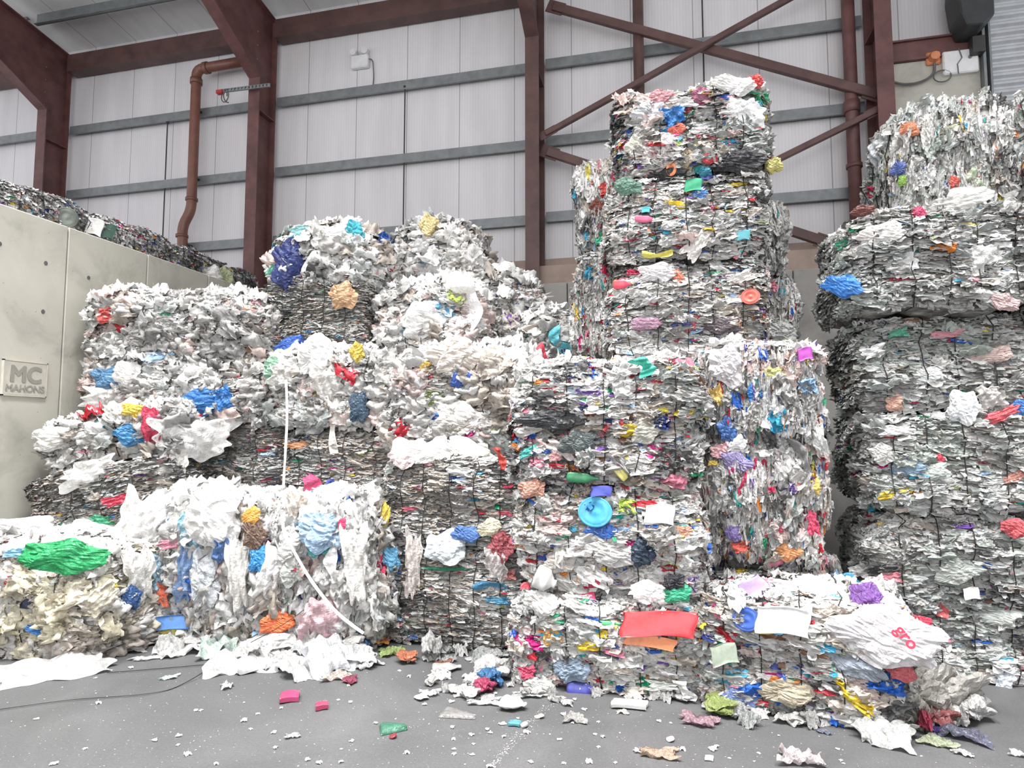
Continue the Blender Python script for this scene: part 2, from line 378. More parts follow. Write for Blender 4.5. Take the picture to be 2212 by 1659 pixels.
# emergency light
c = onY(778, 134, 11.88)
el = empty('emergency_light', tuple(c)); tag(el, 'white twin-head emergency light on the wall with a hanging cable', 'light')
MB().box((-.2, -.05, -.14), (.2, .06, .14)).build('housing', M_WHITE, el, bevel=.02)
for sx_ in (-.13, .13):
    MB().tube([(sx_, -.09, .2), (sx_, .02, .2)], [.075, .06], 12).build('lamp_head', M_WHITE, el)
MB().tube(arc([(.2, .0, .04), (.29, .0, .02), (.31, .02, -.35), (.27, .05, -.72)], .08), .012, 6).build('cable', M_CABLE, el)
# cable tray bracket
a = onY(478, 197, 11.1); b2 = onY(583, 184, 11.1)
ct = empty('cable_tray', tuple(b2)); tag(ct, 'perforated galvanised arm with coiled cable on the second frame', 'cable tray'); t = (a-b2); n_ = 14
mb = MB()
for k in range(n_): mb.beam(t*(k/n_), t*((k+.6)/n_), .075, .03)
mb.beam(Vector((0, 0, .03)), t+Vector((0, 0, .03)), .012, .035); mb.beam(Vector((0, 0, -.03)), t+Vector((0, 0, -.03)), .012, .035)
mb.build('arm', M_GALV, ct)
M_REDP = flat('red_plastic', (.45, .03, .03), .4)
cp = t+Vector((.05, 0, -.12))
MB().tube([cp+Vector((.09*math.cos(s)+.01*s, .03*math.sin(s*.7), .13*math.sin(s))) for s in np.linspace(0, 11, 50)], .012, 6).build('coiled_cable', M_CABLE, ct)
MB().box(tuple(t+Vector((-.1, -.05, -.06))), tuple(t+Vector((.05, .05, .02)))).build('socket', M_REDP, ct, bevel=.01)

# ---- right-hand bay behind the right stack
zL = onY(2030, 100, 11.6).z
xr0 = 3.73; xr1 = onY(2128, 300, 11.6).x; xr2 = 12
struct(MB().box((xr0, 11.62, 4.6), (xr1, 11.93, zL-.2)), 'wall_right', M_CONC, bevel=.01)
tag(MB().box((xr0, 11.55, zL-.2), (xr1-.05, 11.8, zL-.17)).box((xr0, 11.55, zL+.14), (xr1-.05, 11.8, zL+.17)).box((xr0, 11.6, zL-.17), (xr1-.05, 11.62, zL+.14)).build('lintel_beam', M_STEEL),
    'short red-brown beam above the junction box', 'beam')
jb = onY(2075, 133, 11.55)
j = empty('junction_box', tuple(jb)); tag(j, 'white junction box on the pale wall below the red-brown beam', 'box')
MB().box((-.26, -.02, -.2), (.26, .1, .2)).build('enclosure', M_WHITE, j, bevel=.02)
MB().tube([(-.03, -.03, .22), (.01, -.035, .05), (-.06, -.035, -.05), (-.05, -.03, -.22)], .008, 6).build('cable', M_CABLE, j)
MB().tube([(.13, -.03, .05), (.13, -.015, .05)], .03, 10).build('lock', M_GALV, j)
so = onY(2018, 123, 11.55)
s_ = empty('wall_socket', tuple(so)); tag(s_, 'small orange round sounder with dangling cable beside the junction box', 'sounder')
M_ORG = flat('orange_plastic', (.6, .22, .10), .4)
MB().tube([(0, -.06, 0), (0, .07, 0)], [.07, .1], 14).build('body', M_ORG, s_)
MB().box((-.11, .02, -.11), (.11, .07, .11)).build('base', M_ORG, s_, bevel=.02)
q = [Vector((0, .0, -.1))] + [Vector((-.36+.36*math.cos(s), 0, -.2-.22*math.sin(s))) for s in np.linspace(.2, 3.0, 14)] + [Vector((-.75, 0, .25))]
MB().tube(q, .022, 6).build('cable', M_CABLE, s_)
MB().tube([Vector((.1+.13*math.cos(s), -.01, -.35+.1*math.sin(s))) for s in np.linspace(0, 6.28, 16)], .012, 6).build('cable_loop', M_CABLE, s_)
# shutter door
dz1 = 11.2; sh = MB(); prof = []
z = 2.5
while z < dz1:
    prof += [(11.70, z), (11.66, z+.035), (11.66, z+.075), (11.70, z+.11)]; z += .145
prof2 = prof+[(11.74, z), (11.74, 2.5)]
sh.prism(prof2, 'x', xr1+.12, xr2)
struct(sh, 'door_1', M_SHUT)
struct(MB().box((xr1, 11.5, 2.2), (xr1+.04, 11.8, 11.3)).box((xr1+.09, 11.5, 2.2), (xr1+.12, 11.8, 11.3)), 'trim_3', M_GALV)
dm = onY(2098, 30, 11.35)
d = empty('shutter_motor', tuple(dm)); tag(d, 'dark shutter motor housing hanging above the right-hand door', 'motor')
MB().prism([(-.24, -.1), (-.16, -.32), (.05, -.34), (.22, -.2), (.24, .9), (-.24, .9), (-.28, .3)], 'y', -.25, .25).build('hood', M_BLACK, d, bevel=.02)
MB().box((.02, .05, -.62), (.2, .2, -.35)).build('bracket', M_ROD, d)
struct(MB().box((xr1+.05, 11.9, 0), (xr2, 12.1, 11.6)), 'wall_right_upper', M_CLAD)

# sign cast into the left wall
sy0, sy1, sz0, sz1 = 5.87, 6.40, 2.65, 3.06
s0 = empty('wall_sign', (-7.6, (sy0+sy1)/2, sz0)); tag(s0, 'raised concrete maker plaque with sunk letters on the left wall', 'sign')
MB().box((0, -.265, 0), (.03, .265, sz1-sz0)).build('plate', M_SIGN, s0, bevel=.008)
fr = MB()
for a_, b_ in (((0, -.275, -.01), (.036, -.262, sz1-sz0+.01)), ((0, .262, -.01), (.036, .275, sz1-sz0+.01)), ((0, -.275, -.01), (.036, .275, .004)), ((0, -.275, sz1-sz0-.004), (.036, .275, sz1-sz0+.01))): fr.box(a_, b_)
fr.build('border', M_SIGN, s0)
def text(body, loc, size, mt, name, parent, rot=(R(90), 0, R(90)), ext=.004, sx_=1.0, bold=0, fat=0):
    cu = bpy.data.curves.new(name, 'FONT'); cu.body = body; cu.size = size; cu.extrude = ext; cu.align_x = 'CENTER'; cu.offset = bold
    tmp = bpy.data.objects.new('tmp', cu); sc.collection.objects.link(tmp)
    bpy.context.view_layer.update()
    me = bpy.data.meshes.new_from_object(tmp); bpy.data.objects.remove(tmp); bpy.data.curves.remove(cu)
    if fat:
        bm = bmesh.new()
        for dx, dy in ((0, 0), (fat, 0), (-fat, 0), (0, fat), (0, -fat), (fat*.7, fat*.7), (-fat*.7, fat*.7), (fat*.7, -fat*.7), (-fat*.7, -fat*.7)):
            n0 = len(bm.verts); bm.from_mesh(me); bm.verts.ensure_lookup_table()
            for v_ in bm.verts[n0:]: v_.co.x += dx; v_.co.y += dy; v_.co.z += (dx+dy*.37)*.02
        bm.to_mesh(me); bm.free()
    me.materials.clear(); me.materials.append(mt)
    o = bpy.data.objects.new(name, me); sc.collection.objects.link(o); o.parent = parent
    o.location = loc; o.rotation_euler = rot; o.scale = (sx_, 1, 1); return o
text('MC', (.033, 0, .165), .27, M_SIGNIN, 'letters', s0, sx_=1.0, fat=.011)
text('MAHONS', (.033, 0, .045), .115, M_SIGNIN, 'letters', s0, sx_=1.0, fat=.004)

# ------------------------------------------------------------------ crumpled film geometry
def fold_field(A, B, k, amp, g):
    """sum of random triangular folds, values about -1..1"""
    h = np.zeros_like(A)
    for _ in range(k):
        th = g.uniform(0, math.pi); f = g.uniform(1.2, 4.5); ph = g.uniform(0, 1)
        t = (A*math.cos(th)+B*math.sin(th))*f+ph
        h += (np.abs((t % 1.0)-.5)*2-.5)*(1.6/f)
    return h*amp
def make_templates(n, na, nb, k=4, cut=.28, amp=.20, curl=.6, dome=0., pleat=0.):
    out = []
    for i in range(n):
        g = np.random.default_rng(100+i+na*31)
        a, b_ = np.meshgrid(np.linspace(-.5, .5, na), np.linspace(-.5, .5, nb))
        h = fold_field(a, b_, k, amp, g)+g.uniform(-curl, curl)*(a*a)+g.uniform(-curl, curl)*(b_*b_)+g.uniform(0, dome)*(1-4*np.minimum(a*a+b_*b_, .25))
        if pleat: h = h+pleat*np.abs(np.sin((a+b_*g.uniform(-.8, .8)+g.uniform(-.3, .3)*b_*b_)*g.uniform(8, 16)))
        r = np.maximum(np.abs(a), np.abs(b_))*2
        ang = np.arctan2(b_, a); ph = g.uniform(0, 6.28, 4)
        wob = 1-cut*(.5+.5*np.sin(ang*2+ph[0]))*.5-cut*(.5+.5*np.sin(ang*5+ph[1]))*.6-.12*np.abs(np.sin(ang*2))
        s = 1-(1-wob)*r**2
        a2 = a*s+g.normal(0, .035, a.shape); b2_ = b_*s+g.normal(0, .035, a.shape)
        out.append(np.stack([a2.ravel(), b2_.ravel(), h.ravel()], 1))
    q = np.array([[j*na+i, j*na+i+1, (j+1)*na+i+1, (j+1)*na+i] for j in range(nb-1) for i in range(na-1)])
    return np.array(out), q
T_S = make_templates(40, 4, 4, amp=.14, curl=.5); T_M = make_templates(32, 7, 6, 6, cut=.22, amp=.16, curl=.35, dome=.05, pleat=.05); T_L = make_templates(30, 11, 10, 11, cut=.2, amp=.15, curl=.3, dome=.2, pleat=.07)
def scatter(T, C, U, W, N, su, sw, shh, col, smooth):
    """instances of template T placed by numpy; returns V,Q,col,smooth"""
    tp, q = T; n = len(C); idx = rng.integers(0, len(tp), n); t = tp[idx]
    V = C[:, None, :]+t[:, :, 0:1]*(U*su[:, None])[:, None, :]+t[:, :, 1:2]*(W*sw[:, None])[:, None, :]+t[:, :, 2:3]*(N*shh[:, None])[:, None, :]
    nv = tp.shape[1]; Q = q[None]+(np.arange(n)*nv)[:, None, None]
    return V.reshape(-1, 3), Q.reshape(-1, 4), np.repeat(col, nv, 0), np.full(n*len(q), smooth)
def norm(v): return v/np.maximum(np.linalg.norm(v, axis=-1, keepdims=True), 1e-6)

COL = dict(white=(.83, .83, .825), offw=(.73, .72, .695), lgrey=(.62, .62, .61), grey=(.45, .45, .44), taupe=(.50, .45, .40), clear=(.50, .53, .52), cgreen=(.40, .44, .41),
           dark=(.13, .13, .13), black=(.02, .02, .025), beige=(.62, .58, .46), cream=(.80, .75, .58), blush=(.72, .58, .55),
           red=(.62, .03, .05), crim=(.50, .02, .08), pink=(.75, .25, .35), mag=(.62, .02, .22), blue=(.02, .13, .55), cyan=(.05, .42, .66), lblue=(.35, .55, .78), navy=(.03, .05, .22),
           green=(.02, .36, .17), teal=(.03, .45, .42), lime=(.42, .58, .10), yellow=(.80, .60, .05), orange=(.80, .26, .04), purple=(.16, .06, .36), brown=(.22, .11, .06),
           silver=(.75, .75, .76), tin=(.42, .42, .42))
CN = list(COL); CV = np.array([COL[k] for k in CN])
def pal(**k):
    p = np.zeros(len(CN))
    for a, v_ in k.items(): p[CN.index(a)] = v_
    return p/p.sum()
brights = dict(red=2.0, crim=1.4, pink=1.5, mag=.5, blue=1.6, cyan=1.3, lblue=1.3, navy=.8, green=1.1, teal=.8, lime=.5, yellow=1.1, orange=1.1, purple=1.1, brown=.8)
def mixp(base, frac):
    tb = sum(base.values()); tr = sum(brights.values()); d_ = {k: v_/tb*(1-frac) for k, v_ in base.items()}
    for k, v_ in brights.items(): d_[k] = d_.get(k, 0)+v_/tr*frac
    return pal(**d_)
ST = {  # palette, tilt range, size scale, densities of small / medium / large pieces per square metre; top: loose white film, whitened as painted overhead light
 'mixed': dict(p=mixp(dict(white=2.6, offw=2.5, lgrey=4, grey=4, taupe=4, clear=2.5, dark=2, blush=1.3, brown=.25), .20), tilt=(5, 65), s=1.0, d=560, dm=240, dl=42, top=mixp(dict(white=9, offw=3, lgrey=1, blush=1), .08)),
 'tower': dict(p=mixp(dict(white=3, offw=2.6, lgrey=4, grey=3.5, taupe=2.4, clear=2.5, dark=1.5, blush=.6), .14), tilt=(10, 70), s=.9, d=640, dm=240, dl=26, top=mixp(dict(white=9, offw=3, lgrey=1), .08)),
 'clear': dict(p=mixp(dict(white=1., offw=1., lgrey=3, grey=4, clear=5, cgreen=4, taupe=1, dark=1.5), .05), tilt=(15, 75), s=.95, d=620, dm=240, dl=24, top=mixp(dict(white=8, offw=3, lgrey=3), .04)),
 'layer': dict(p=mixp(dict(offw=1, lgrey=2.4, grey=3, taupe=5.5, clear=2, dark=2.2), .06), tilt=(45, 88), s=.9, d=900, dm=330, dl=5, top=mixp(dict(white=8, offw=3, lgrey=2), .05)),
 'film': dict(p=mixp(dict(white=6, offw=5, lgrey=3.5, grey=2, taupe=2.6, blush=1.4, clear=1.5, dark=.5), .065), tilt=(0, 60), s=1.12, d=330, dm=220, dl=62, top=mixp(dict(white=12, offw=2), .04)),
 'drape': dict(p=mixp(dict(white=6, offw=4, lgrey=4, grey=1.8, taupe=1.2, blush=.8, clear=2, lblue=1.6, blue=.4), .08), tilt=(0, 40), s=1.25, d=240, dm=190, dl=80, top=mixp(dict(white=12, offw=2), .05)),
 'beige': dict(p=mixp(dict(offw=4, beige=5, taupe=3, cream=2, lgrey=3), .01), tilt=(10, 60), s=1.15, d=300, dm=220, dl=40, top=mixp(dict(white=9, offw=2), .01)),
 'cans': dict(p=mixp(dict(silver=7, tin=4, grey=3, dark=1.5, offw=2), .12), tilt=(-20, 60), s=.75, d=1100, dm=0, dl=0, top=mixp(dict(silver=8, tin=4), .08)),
}
BALES = []; root_style = {}
def bale(x0, x1, y0, y1, z0, z1, style, label, rz=0.0, vert=False, nw=5, dens=1.0, faces='ftlr', bulge=.035, waxis='x', group='bales of baled plastic', slump=0., tilt=0., cat='bale', name='plastic_bale', ex=9.):
    S = ST[style]; cx, cy = (x0+x1)/2, (y0+y1)/2; hx, hy, hz = (x1-x0)/2, (y1-y0)/2, (z1-z0)/2
    root = empty(name, (cx, cy, z0), rz); root.rotation_euler = (0, tilt, rz); tag(root, label, cat, group)
    g = np.random.default_rng(len(BALES)*17+3); H = np.array([hx, hy, hz])
    ph = g.uniform(0, 6.28, 12)
    wx = [(-1+2*(i+.7+.0)/(nw+.4))*(hx if waxis == 'x' else hy) for i in range(nw)]
    wx = [v_+g.uniform(-.03, .03) for v_ in wx]
    def shape(P, extra=0.0):
        q = P/H; r = (np.abs(q)**ex).sum(-1)**(1/ex)
        out = P/np.maximum(r, 1e-6)[..., None]**1.0
        nrm = norm(np.sign(q)*np.abs(q)**min(7, ex-1)/H)
        q = out/H
        m = 1-np.abs(q)**4; bu = bulge*(m.sum(-1)-1)
        lf = .028*np.sin(P[..., 0]*6+ph[0]+P[..., 2]*4)+.026*np.sin(P[..., 2]*9+ph[1]+P[..., 1]*5)+.018*np.sin(P[..., 0]*15+P[..., 2]*11+ph[2])+.012*np.sin(P[..., 1]*13+P[..., 2]*17+ph[3])
        pc = np.zeros(P.shape[:-1])
        for wv in wx: pc += np.exp(-((P[..., 0 if waxis == 'x' else 1]-wv)/.035)**2)
        out = out+nrm*(bu+lf-.022*pc+extra)[..., None]
        if slump: out[..., 0] *= 1+slump*(.5-(out[..., 2]+hz)/(2*hz)); out[..., 1] -= slump*.4*np.clip(.5-(out[..., 2]+hz)/(2*hz), 0, 1)
        out[..., 2] += hz
        return out, nrm
    # core block
    n = 14; Vs = []; Qs = []; off = 0
    for ax in range(3):
        for sg in (-1, 1):
            a_, b_ = np.meshgrid(np.linspace(-1, 1, n), np.linspace(-1, 1, n)); P = np.zeros((n, n, 3)); o1, o2 = [i for i in range(3) if i != ax]
            P[..., ax] = sg*H[ax]; P[..., o1] = a_*H[o1]; P[..., o2] = b_*H[o2]
            out, _ = shape(P.reshape(-1, 3), -.03)
            idx = np.arange(n*n).reshape(n, n); q = np.stack([idx[:-1, :-1], idx[:-1, 1:], idx[1:, 1:], idx[1:, :-1]], -1).reshape(-1, 4)
            flip = (sg < 0) ^ (ax == 1)
            if flip: q = q[:, ::-1]
            Vs.append(out); Qs.append(q+off); off += n*n
    V = [np.concatenate(Vs)]; Q = [np.concatenate(Qs)]; C = [np.full((off, 3), .3)]; SM = [np.full(len(Q[0]), True)]; MI = [np.ones(len(Q[0]), int)]
    zmin = .0
    def add(T, P, n_out, U, Vd, th, su, sw, cc, sm, emb):
        nonlocal off
        W = norm(-Vd*np.cos(th)[:, None]+n_out*np.sin(th)[:, None]); N = norm(np.cross(W, U)); s_ = np.sign((N*n_out).sum(-1)); N = N* np.where(s_ == 0, 1, s_)[:, None]
        P = P+W*(sw*.3)[:, None]*emb
        v_, q, c_, m_ = scatter(T, P, U, W, N, su, sw, np.minimum(su, sw)*g.uniform(.7, 1.8, len(P)), cc, sm)
        if z0 < .05: v_[:, 2] = np.maximum(v_[:, 2], .004)
        V.append(v_); Q.append(q+off); off += len(v_); C.append(c_); SM.append(m_); MI.append(np.zeros(len(q), int))
    fd = {'f': (1, -1), 'b': (1, 1), 'l': (0, -1), 'r': (0, 1), 't': (2, 1)}
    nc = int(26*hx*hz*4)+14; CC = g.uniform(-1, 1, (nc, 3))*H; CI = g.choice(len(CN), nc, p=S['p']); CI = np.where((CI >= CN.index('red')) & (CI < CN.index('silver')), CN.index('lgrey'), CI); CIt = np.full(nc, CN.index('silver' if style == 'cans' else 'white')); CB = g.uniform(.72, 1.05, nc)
    for fc in faces:
        ax, sg = fd[fc.lower()]; o1, o2 = [i for i in range(3) if i != ax]; A = 4*H[o1]*H[o2]
        for T, dd, big in ((T_S, S['d'], 0), (T_M, S['dm'], 1), (T_L, S['dl'], 2)):
            k = int(A*dd*dens*(.75 if fc == 't' else 1)*(.45 if fc.isupper() else 1))
            if not k: continue
            P = np.zeros((k, 3)); P[:, ax] = sg*H[ax]; P[:, o1] = g.uniform(-1, 1, k)*H[o1]; P[:, o2] = g.uniform(-1, 1, k)*H[o2]
            pos, nr = shape(P, 0.0)
            if fc == 't':
                an = g.normal(0, .5, k) if vert else g.uniform(0, 6.28, k)
                U = np.stack([np.cos(an), np.sin(an), g.normal(0, .15, k)], 1); Vd = np.cross(nr, U)
            else:
                along = np.array([0, 0, 1.]) if vert else np.cross([0, 0, 1.], nr)
                U = along+g.normal(0, (.16, .14, .35)[big], (k, 3))
                Vd = np.cross(nr, U) if True else None
                if not vert: Vd *= np.where(Vd[:, 2:3] < 0, -1, 1)
                else: Vd *= np.where(g.random(k) < .5, -1, 1)[:, None]
            U = norm(U-nr*(U*nr).sum(-1, keepdims=True)*.7); Vd = norm(np.cross(nr, U))*np.sign((Vd*np.cross(nr, U)).sum(-1, keepdims=True)+1e-9)
            lo, hi = S['tilt'] if fc != 't' else (-5, 30)
            if vert and fc != 't': lo, hi = 10, 75
            th = np.radians(g.uniform(lo, hi, k))
            if big == 2: th *= .35
            elif big: th *= .8
            f_ = S['s']
            su = f_*[g.gamma(3., .022, k)+.025, g.uniform(.10, .27, k), g.uniform(.18, .42, k)][big]; sw = f_*[g.gamma(3, .012, k)+.016, g.uniform(.035, .095, k), g.uniform(.11, .25, k)][big]
            if style == 'cans': su = g.uniform(.05, .1, k); sw = su*g.uniform(.6, 1, k)
            if style == 'layer': sw *= .7
            pr = S['top'] if fc == 't' else S['p']  # top faces whiter: overhead light put into the flake colour
            ci = g.choice(len(CN), k, p=pr)
            near = ((P[:, None, :]-CC[None])**2).sum(-1).argmin(1); use = g.random(k) < .42
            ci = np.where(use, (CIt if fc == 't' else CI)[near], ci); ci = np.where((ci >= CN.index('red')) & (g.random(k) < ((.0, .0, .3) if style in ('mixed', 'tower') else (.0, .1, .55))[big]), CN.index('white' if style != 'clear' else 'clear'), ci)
            cc = CV[ci]*(g.uniform(.78, 1.08, k)*CB[near])[:, None]; cc = np.clip(cc, 0, .84)
            if big == 2 and style in ('mixed', 'tower', 'clear', 'layer'): su *= .85; sw *= .7
            add(T, pos, nr, U, Vd, th, su, sw, cc, big == 2 and style in ('film', 'drape', 'beige'), g.uniform(0.1, 1.0, (k, 1)))
    me = np_mesh('compressed_plastic', np.concatenate(V), np.concatenate(Q), np.concatenate(C), np.concatenate(MI), np.concatenate(SM))
    link('crushed_cans' if style == 'cans' else 'compressed_plastic', me, [M_METAL if style == 'cans' else M_FILM, M_CORE], root)
    # wires
    for wv in wx:
        pts = []
        cs, hh = (hy, 0) if waxis == 'x' else (hx, 0)
        loop = [(-1, t) for t in np.linspace(-1, 1, 9)]+[(t, 1) for t in np.linspace(-1, 1, 7)[1:]]+[(1, t) for t in np.linspace(1, -1, 5)[1:]]+[(t, -1) for t in np.linspace(1, -1, 4)[1:]]
        Pw = np.array([[wv, a_*hy, b_*hz] if waxis == 'x' else [a_*hx, wv, b_*hz] for a_, b_ in loop])
        Pw = Pw+g.normal(0, .009, Pw.shape); pw, _ = shape(Pw, .045)
        pw[:, 2] = np.maximum(pw[:, 2], .01)
        MB().tube([tuple(p_) for p_ in pw], .0048, 5, cap=False).build('baling_wire', M_WIRE, root)
    root_style[root.name] = style; BALES.append((root, np.array([hx, hy, hz])))
    return root

RF = 5.65
# --- front right and tower
bA = bale(.30, 1.80, 5.52, 6.55, 0, .86, 'mixed', 'low front bale of mixed bottles and film, turned slightly, right of the red tray bale', rz=R(-9), bulge=.05, nw=5)
b1 = bale(-1.36, .24, RF, 6.75, 0, .76, 'mixed', 'front bale at the foot of the tower holding the red tray', bulge=.04)
b2_ = bale(-1.34, .26, RF+.05, 7.1, .84, 1.72, 'mixed', 'bale second from the floor in the tower with a round blue lid')
b3 = bale(-1.36, .27, RF+.03, 7.2, 1.76, 2.84, 'mixed', 'bale third from the floor in the tower, bright loose top edge', bulge=.04)
t4 = bale(-.56, .98, 6.72, 7.7, 2.98, 3.95, 'tower', 'fourth bale of the tower, set back above the bright ledge')
t5 = bale(-.56, 1.0, 6.70, 7.7, 3.97, 4.87, 'tower', 'fifth bale of the tower with a green scrap at its top')
t6 = bale(-.46, 1.0, 6.72, 7.7, 4.92, 5.80, 'mixed', 'topmost bale of the tower with dark film along its bottom', bulge=.05)
m0 = bale(.34, 1.62, 6.75, 7.8, 0, 1.02, 'mixed', 'bottom bale behind the low front bale', dens=.5, faces='ft', vert=True)
m1 = bale(.33, 1.36, 6.25, 7.4, 1.05, 2.08, 'mixed', 'end-on bale right of the tower, lower one above the low front bale', vert=True, waxis='y', bulge=.05, nw=4)
m2 = bale(.33, 1.36, 6.25, 7.4, 2.11, 2.98, 'mixed', 'end-on bale right of the tower, upper one with a blue bag and purple scrap', vert=True, waxis='y', bulge=.05, nw=4)
q1 = bale(-1.10, .10, 7.85, 8.9, 3.15, 4.42, 'tower', 'dark bale behind the tower showing on its left, lower one', vert=True, waxis='y')
q2 = bale(-1.05, .15, 7.85, 8.9, 4.45, 5.62, 'tower', 'pale bale behind the tower showing on its left, upper one', vert=True, waxis='y')
q3 = bale(.20, 1.48, 7.85, 8.9, 3.15, 4.02, 'tower', 'bale behind the tower showing on its right, lower one', vert=True, waxis='y')
q4 = bale(.20, 1.36, 7.85, 8.9, 4.05, 4.9, 'clear', 'clear film bale behind the tower showing on its right, upper one', vert=True, waxis='y')
for i, (xx0, xx1) in enumerate(((-1.1, .14), (.2, 1.5))):
    bale(xx0, xx1, 7.9, 8.9, 0, 1.55, 'tower', f'bale at the bottom of the {("left", "right")[i]} rear stack, hidden behind the tower', dens=.12, faces='fl')
    bale(xx0, xx1, 7.9, 8.9, 1.57, 3.12, 'tower', f'bale in the middle of the {("left", "right")[i]} rear stack, hidden behind the tower', dens=.12, faces='flr')
# --- right stack
bale(1.86, 3.42, 6.68, 7.75, 0, .56, 'clear', 'grey clear-film bale on the floor at the foot of the right stack', dens=1.0)
bale(1.86, 3.42, 6.65, 7.75, .60, 1.43, 'clear', 'grey clear-film bale second from the floor in the right stack')
bale(1.82, 3.42, 6.62, 7.75, 1.47, 2.33, 'clear', 'neat grey bale third from the floor in the right stack under the white bags')
bale(1.82, 3.42, 6.70, 7.75, 2.40, 3.26, 'clear', 'grey bale fourth from the floor in the right stack with dark gap above')
bale(1.71, 3.24, 6.50, 7.75, 3.34, 4.25, 'clear', 'overhanging grey bale fifth in the right stack with the blue bag', bulge=.06)
bale(2.40, 3.45, 7.25, 8.3, 4.28, 5.66, 'clear', 'topmost end-on bale of the right stack against the pale wall', vert=True, waxis='y', bulge=.06, tilt=R(2))
bale(3.52, 4.7, 7.0, 8.0, 4.3, 5.62, 'clear', 'end-on bale at the top right edge, beside the topmost one', vert=True, waxis='y', bulge=.06)
bale(3.26, 4.6, 6.75, 7.9, 3.3, 4.25, 'tower', 'bale at the right edge under the topmost pair', vert=True, waxis='y')
bale(3.5, 4.9, 6.75, 7.9, 0, 1.6, 'clear', 'bale outside the right stack resting on the floor', dens=.1, faces='f')
bale(3.5, 4.9, 6.75, 7.9, 1.63, 3.26, 'clear', 'bale outside the right stack under the edge bale', dens=.1, faces='f')
# --- centre stack
bale(-2.92, -1.48, 6.38, 7.4, 0, .98, 'layer', 'neat thin-layered bale on the floor left of the tower', faces='ftl')
bale(-2.95, -1.46, 6.42, 7.4, 1.02, 1.95, 'layer', 'neat thin-layered bale second from the floor left of the tower')
bale(-3.15, -1.42, 6.85, 8.0, 2.0, 3.12, 'film', 'bulging bag-filled bale above the neat layered pair', bulge=.10, slump=.08, ex=4.)
bale(-3.6, -2.3, 7.6, 8.7, 3.15, 4.1, 'film', 'pale film bale in the middle of the heap under the twin peaks', bulge=.12, slump=.15, ex=4.)
bale(-3.75, -2.55, 8.0, 9.1, 4.12, 5.02, 'film', 'pale film bale forming the right-hand peak of the heap', bulge=.14, slump=.3, ex=2.8)
bale(-2.85, -1.8, 8.25, 9.25, 3.80, 4.36, 'film', 'low pale film bale on the slope right of the right-hand peak', bulge=.1, slump=.3, ex=3., nw=3)
bale(-2.3, -1.2, 8.2, 9.3, 2.9, 3.75, 'film', 'pale film bale sloping down towards the tower', bulge=.12, slump=.2, ex=4.)
bale(-2.3, -1.2, 8.2, 9.3, 0, 2.88, 'film', 'tall film bale standing behind the neat layered pair', dens=.15, faces='f')
bale(-3.9, -2.35, 8.15, 9.2, 0, 3.1, 'film', 'tall film bale standing in the middle of the heap', dens=.12, faces='f')
# --- left part
bale(-5.92, -4.30, 6.05, 7.1, 0, 1.42, 'drape', 'slumped bale draped with blue and white film beside the beige bale', vert=True, bulge=.09, slump=.12, waxis='y', ex=5.)
bale(-4.27, -2.98, 6.05, 7.1, 0, 1.42, 'drape', 'slumped bale of hanging bags left of the neat layered pair', vert=True, bulge=.09, slump=.12, waxis='y', ex=5.)
bale(-7.0, -5.40, 5.15, 6.05, 0, 1.02, 'beige', 'beige film bale at the bottom left under the green bag', bulge=.07, slump=.06, nw=3)
bale(-7.28, -5.75, 6.12, 7.1, .0, 1.05, 'film', 'film bale behind the beige bale against the left wall', bulge=.06, faces='ftl')
bale(-7.30, -5.55, 6.1, 7.1, 1.12, 1.78, 'layer', 'sagging layered bale tilted down towards the left wall, lower', rz=R(3), tilt=R(-9), bulge=.06, nw=4)
bale(-7.28, -5.60, 6.25, 7.2, 1.86, 2.42, 'film', 'sagging film bale tilted down towards the left wall, upper', rz=R(3), tilt=R(-9), bulge=.06, nw=4)
bale(-6.2, -4.72, 7.12, 8.1, 1.45, 2.28, 'layer', 'taupe layered bale below the long blue bag', nw=3)
bale(-4.68, -3.2, 7.12, 8.1, 1.45, 2.25, 'layer', 'dark neatly layered bale behind the long white strap', nw=4)
bale(-6.2, -3.2, 7.2, 8.1, 0, 1.42, 'layer', 'wide bale hidden behind the two slumped bales', dens=.1, faces='f')
bale(-7.33, -6.2, 6.75, 7.9, 2.42, 3.2, 'film', 'film bale against the left wall beside the maker plaque', bulge=.05, nw=4)
bale(-7.33, -6.2, 6.75, 7.9, 3.23, 4.02, 'film', 'topmost film bale against the left wall', bulge=.06, nw=4)
bale(-6.25, -4.98, 6.95, 8.0, 2.32, 3.15, 'film', 'film bale carrying the long blue bag', bulge=.06)
bale(-6.25, -5.02, 6.95, 8.0, 3.18, 4.0, 'film', 'film bale with yellow scraps on top, second column from the left wall', bulge=.06, nw=5)
bale(-4.95, -3.25, 7.1, 8.1, 2.3, 3.2, 'film', 'film bale below the dark neat upper bale', bulge=.07, slump=.05)
bale(-5.35, -3.75, 7.35, 8.4, 3.28, 4.15, 'layer', 'dark neat layered bale high in the middle, under the left-hand peak', nw=5)
bale(-5.1, -3.75, 7.5, 8.5, 4.17, 4.85, 'film', 'white film bale forming the left-hand peak of the heap', bulge=.16, slump=.2, ex=4.)
bale(-7.4, -6.3, 7.2, 8.0, 0, 2.4, 'film', 'tall film bale standing against the left wall', dens=.1, faces='f')
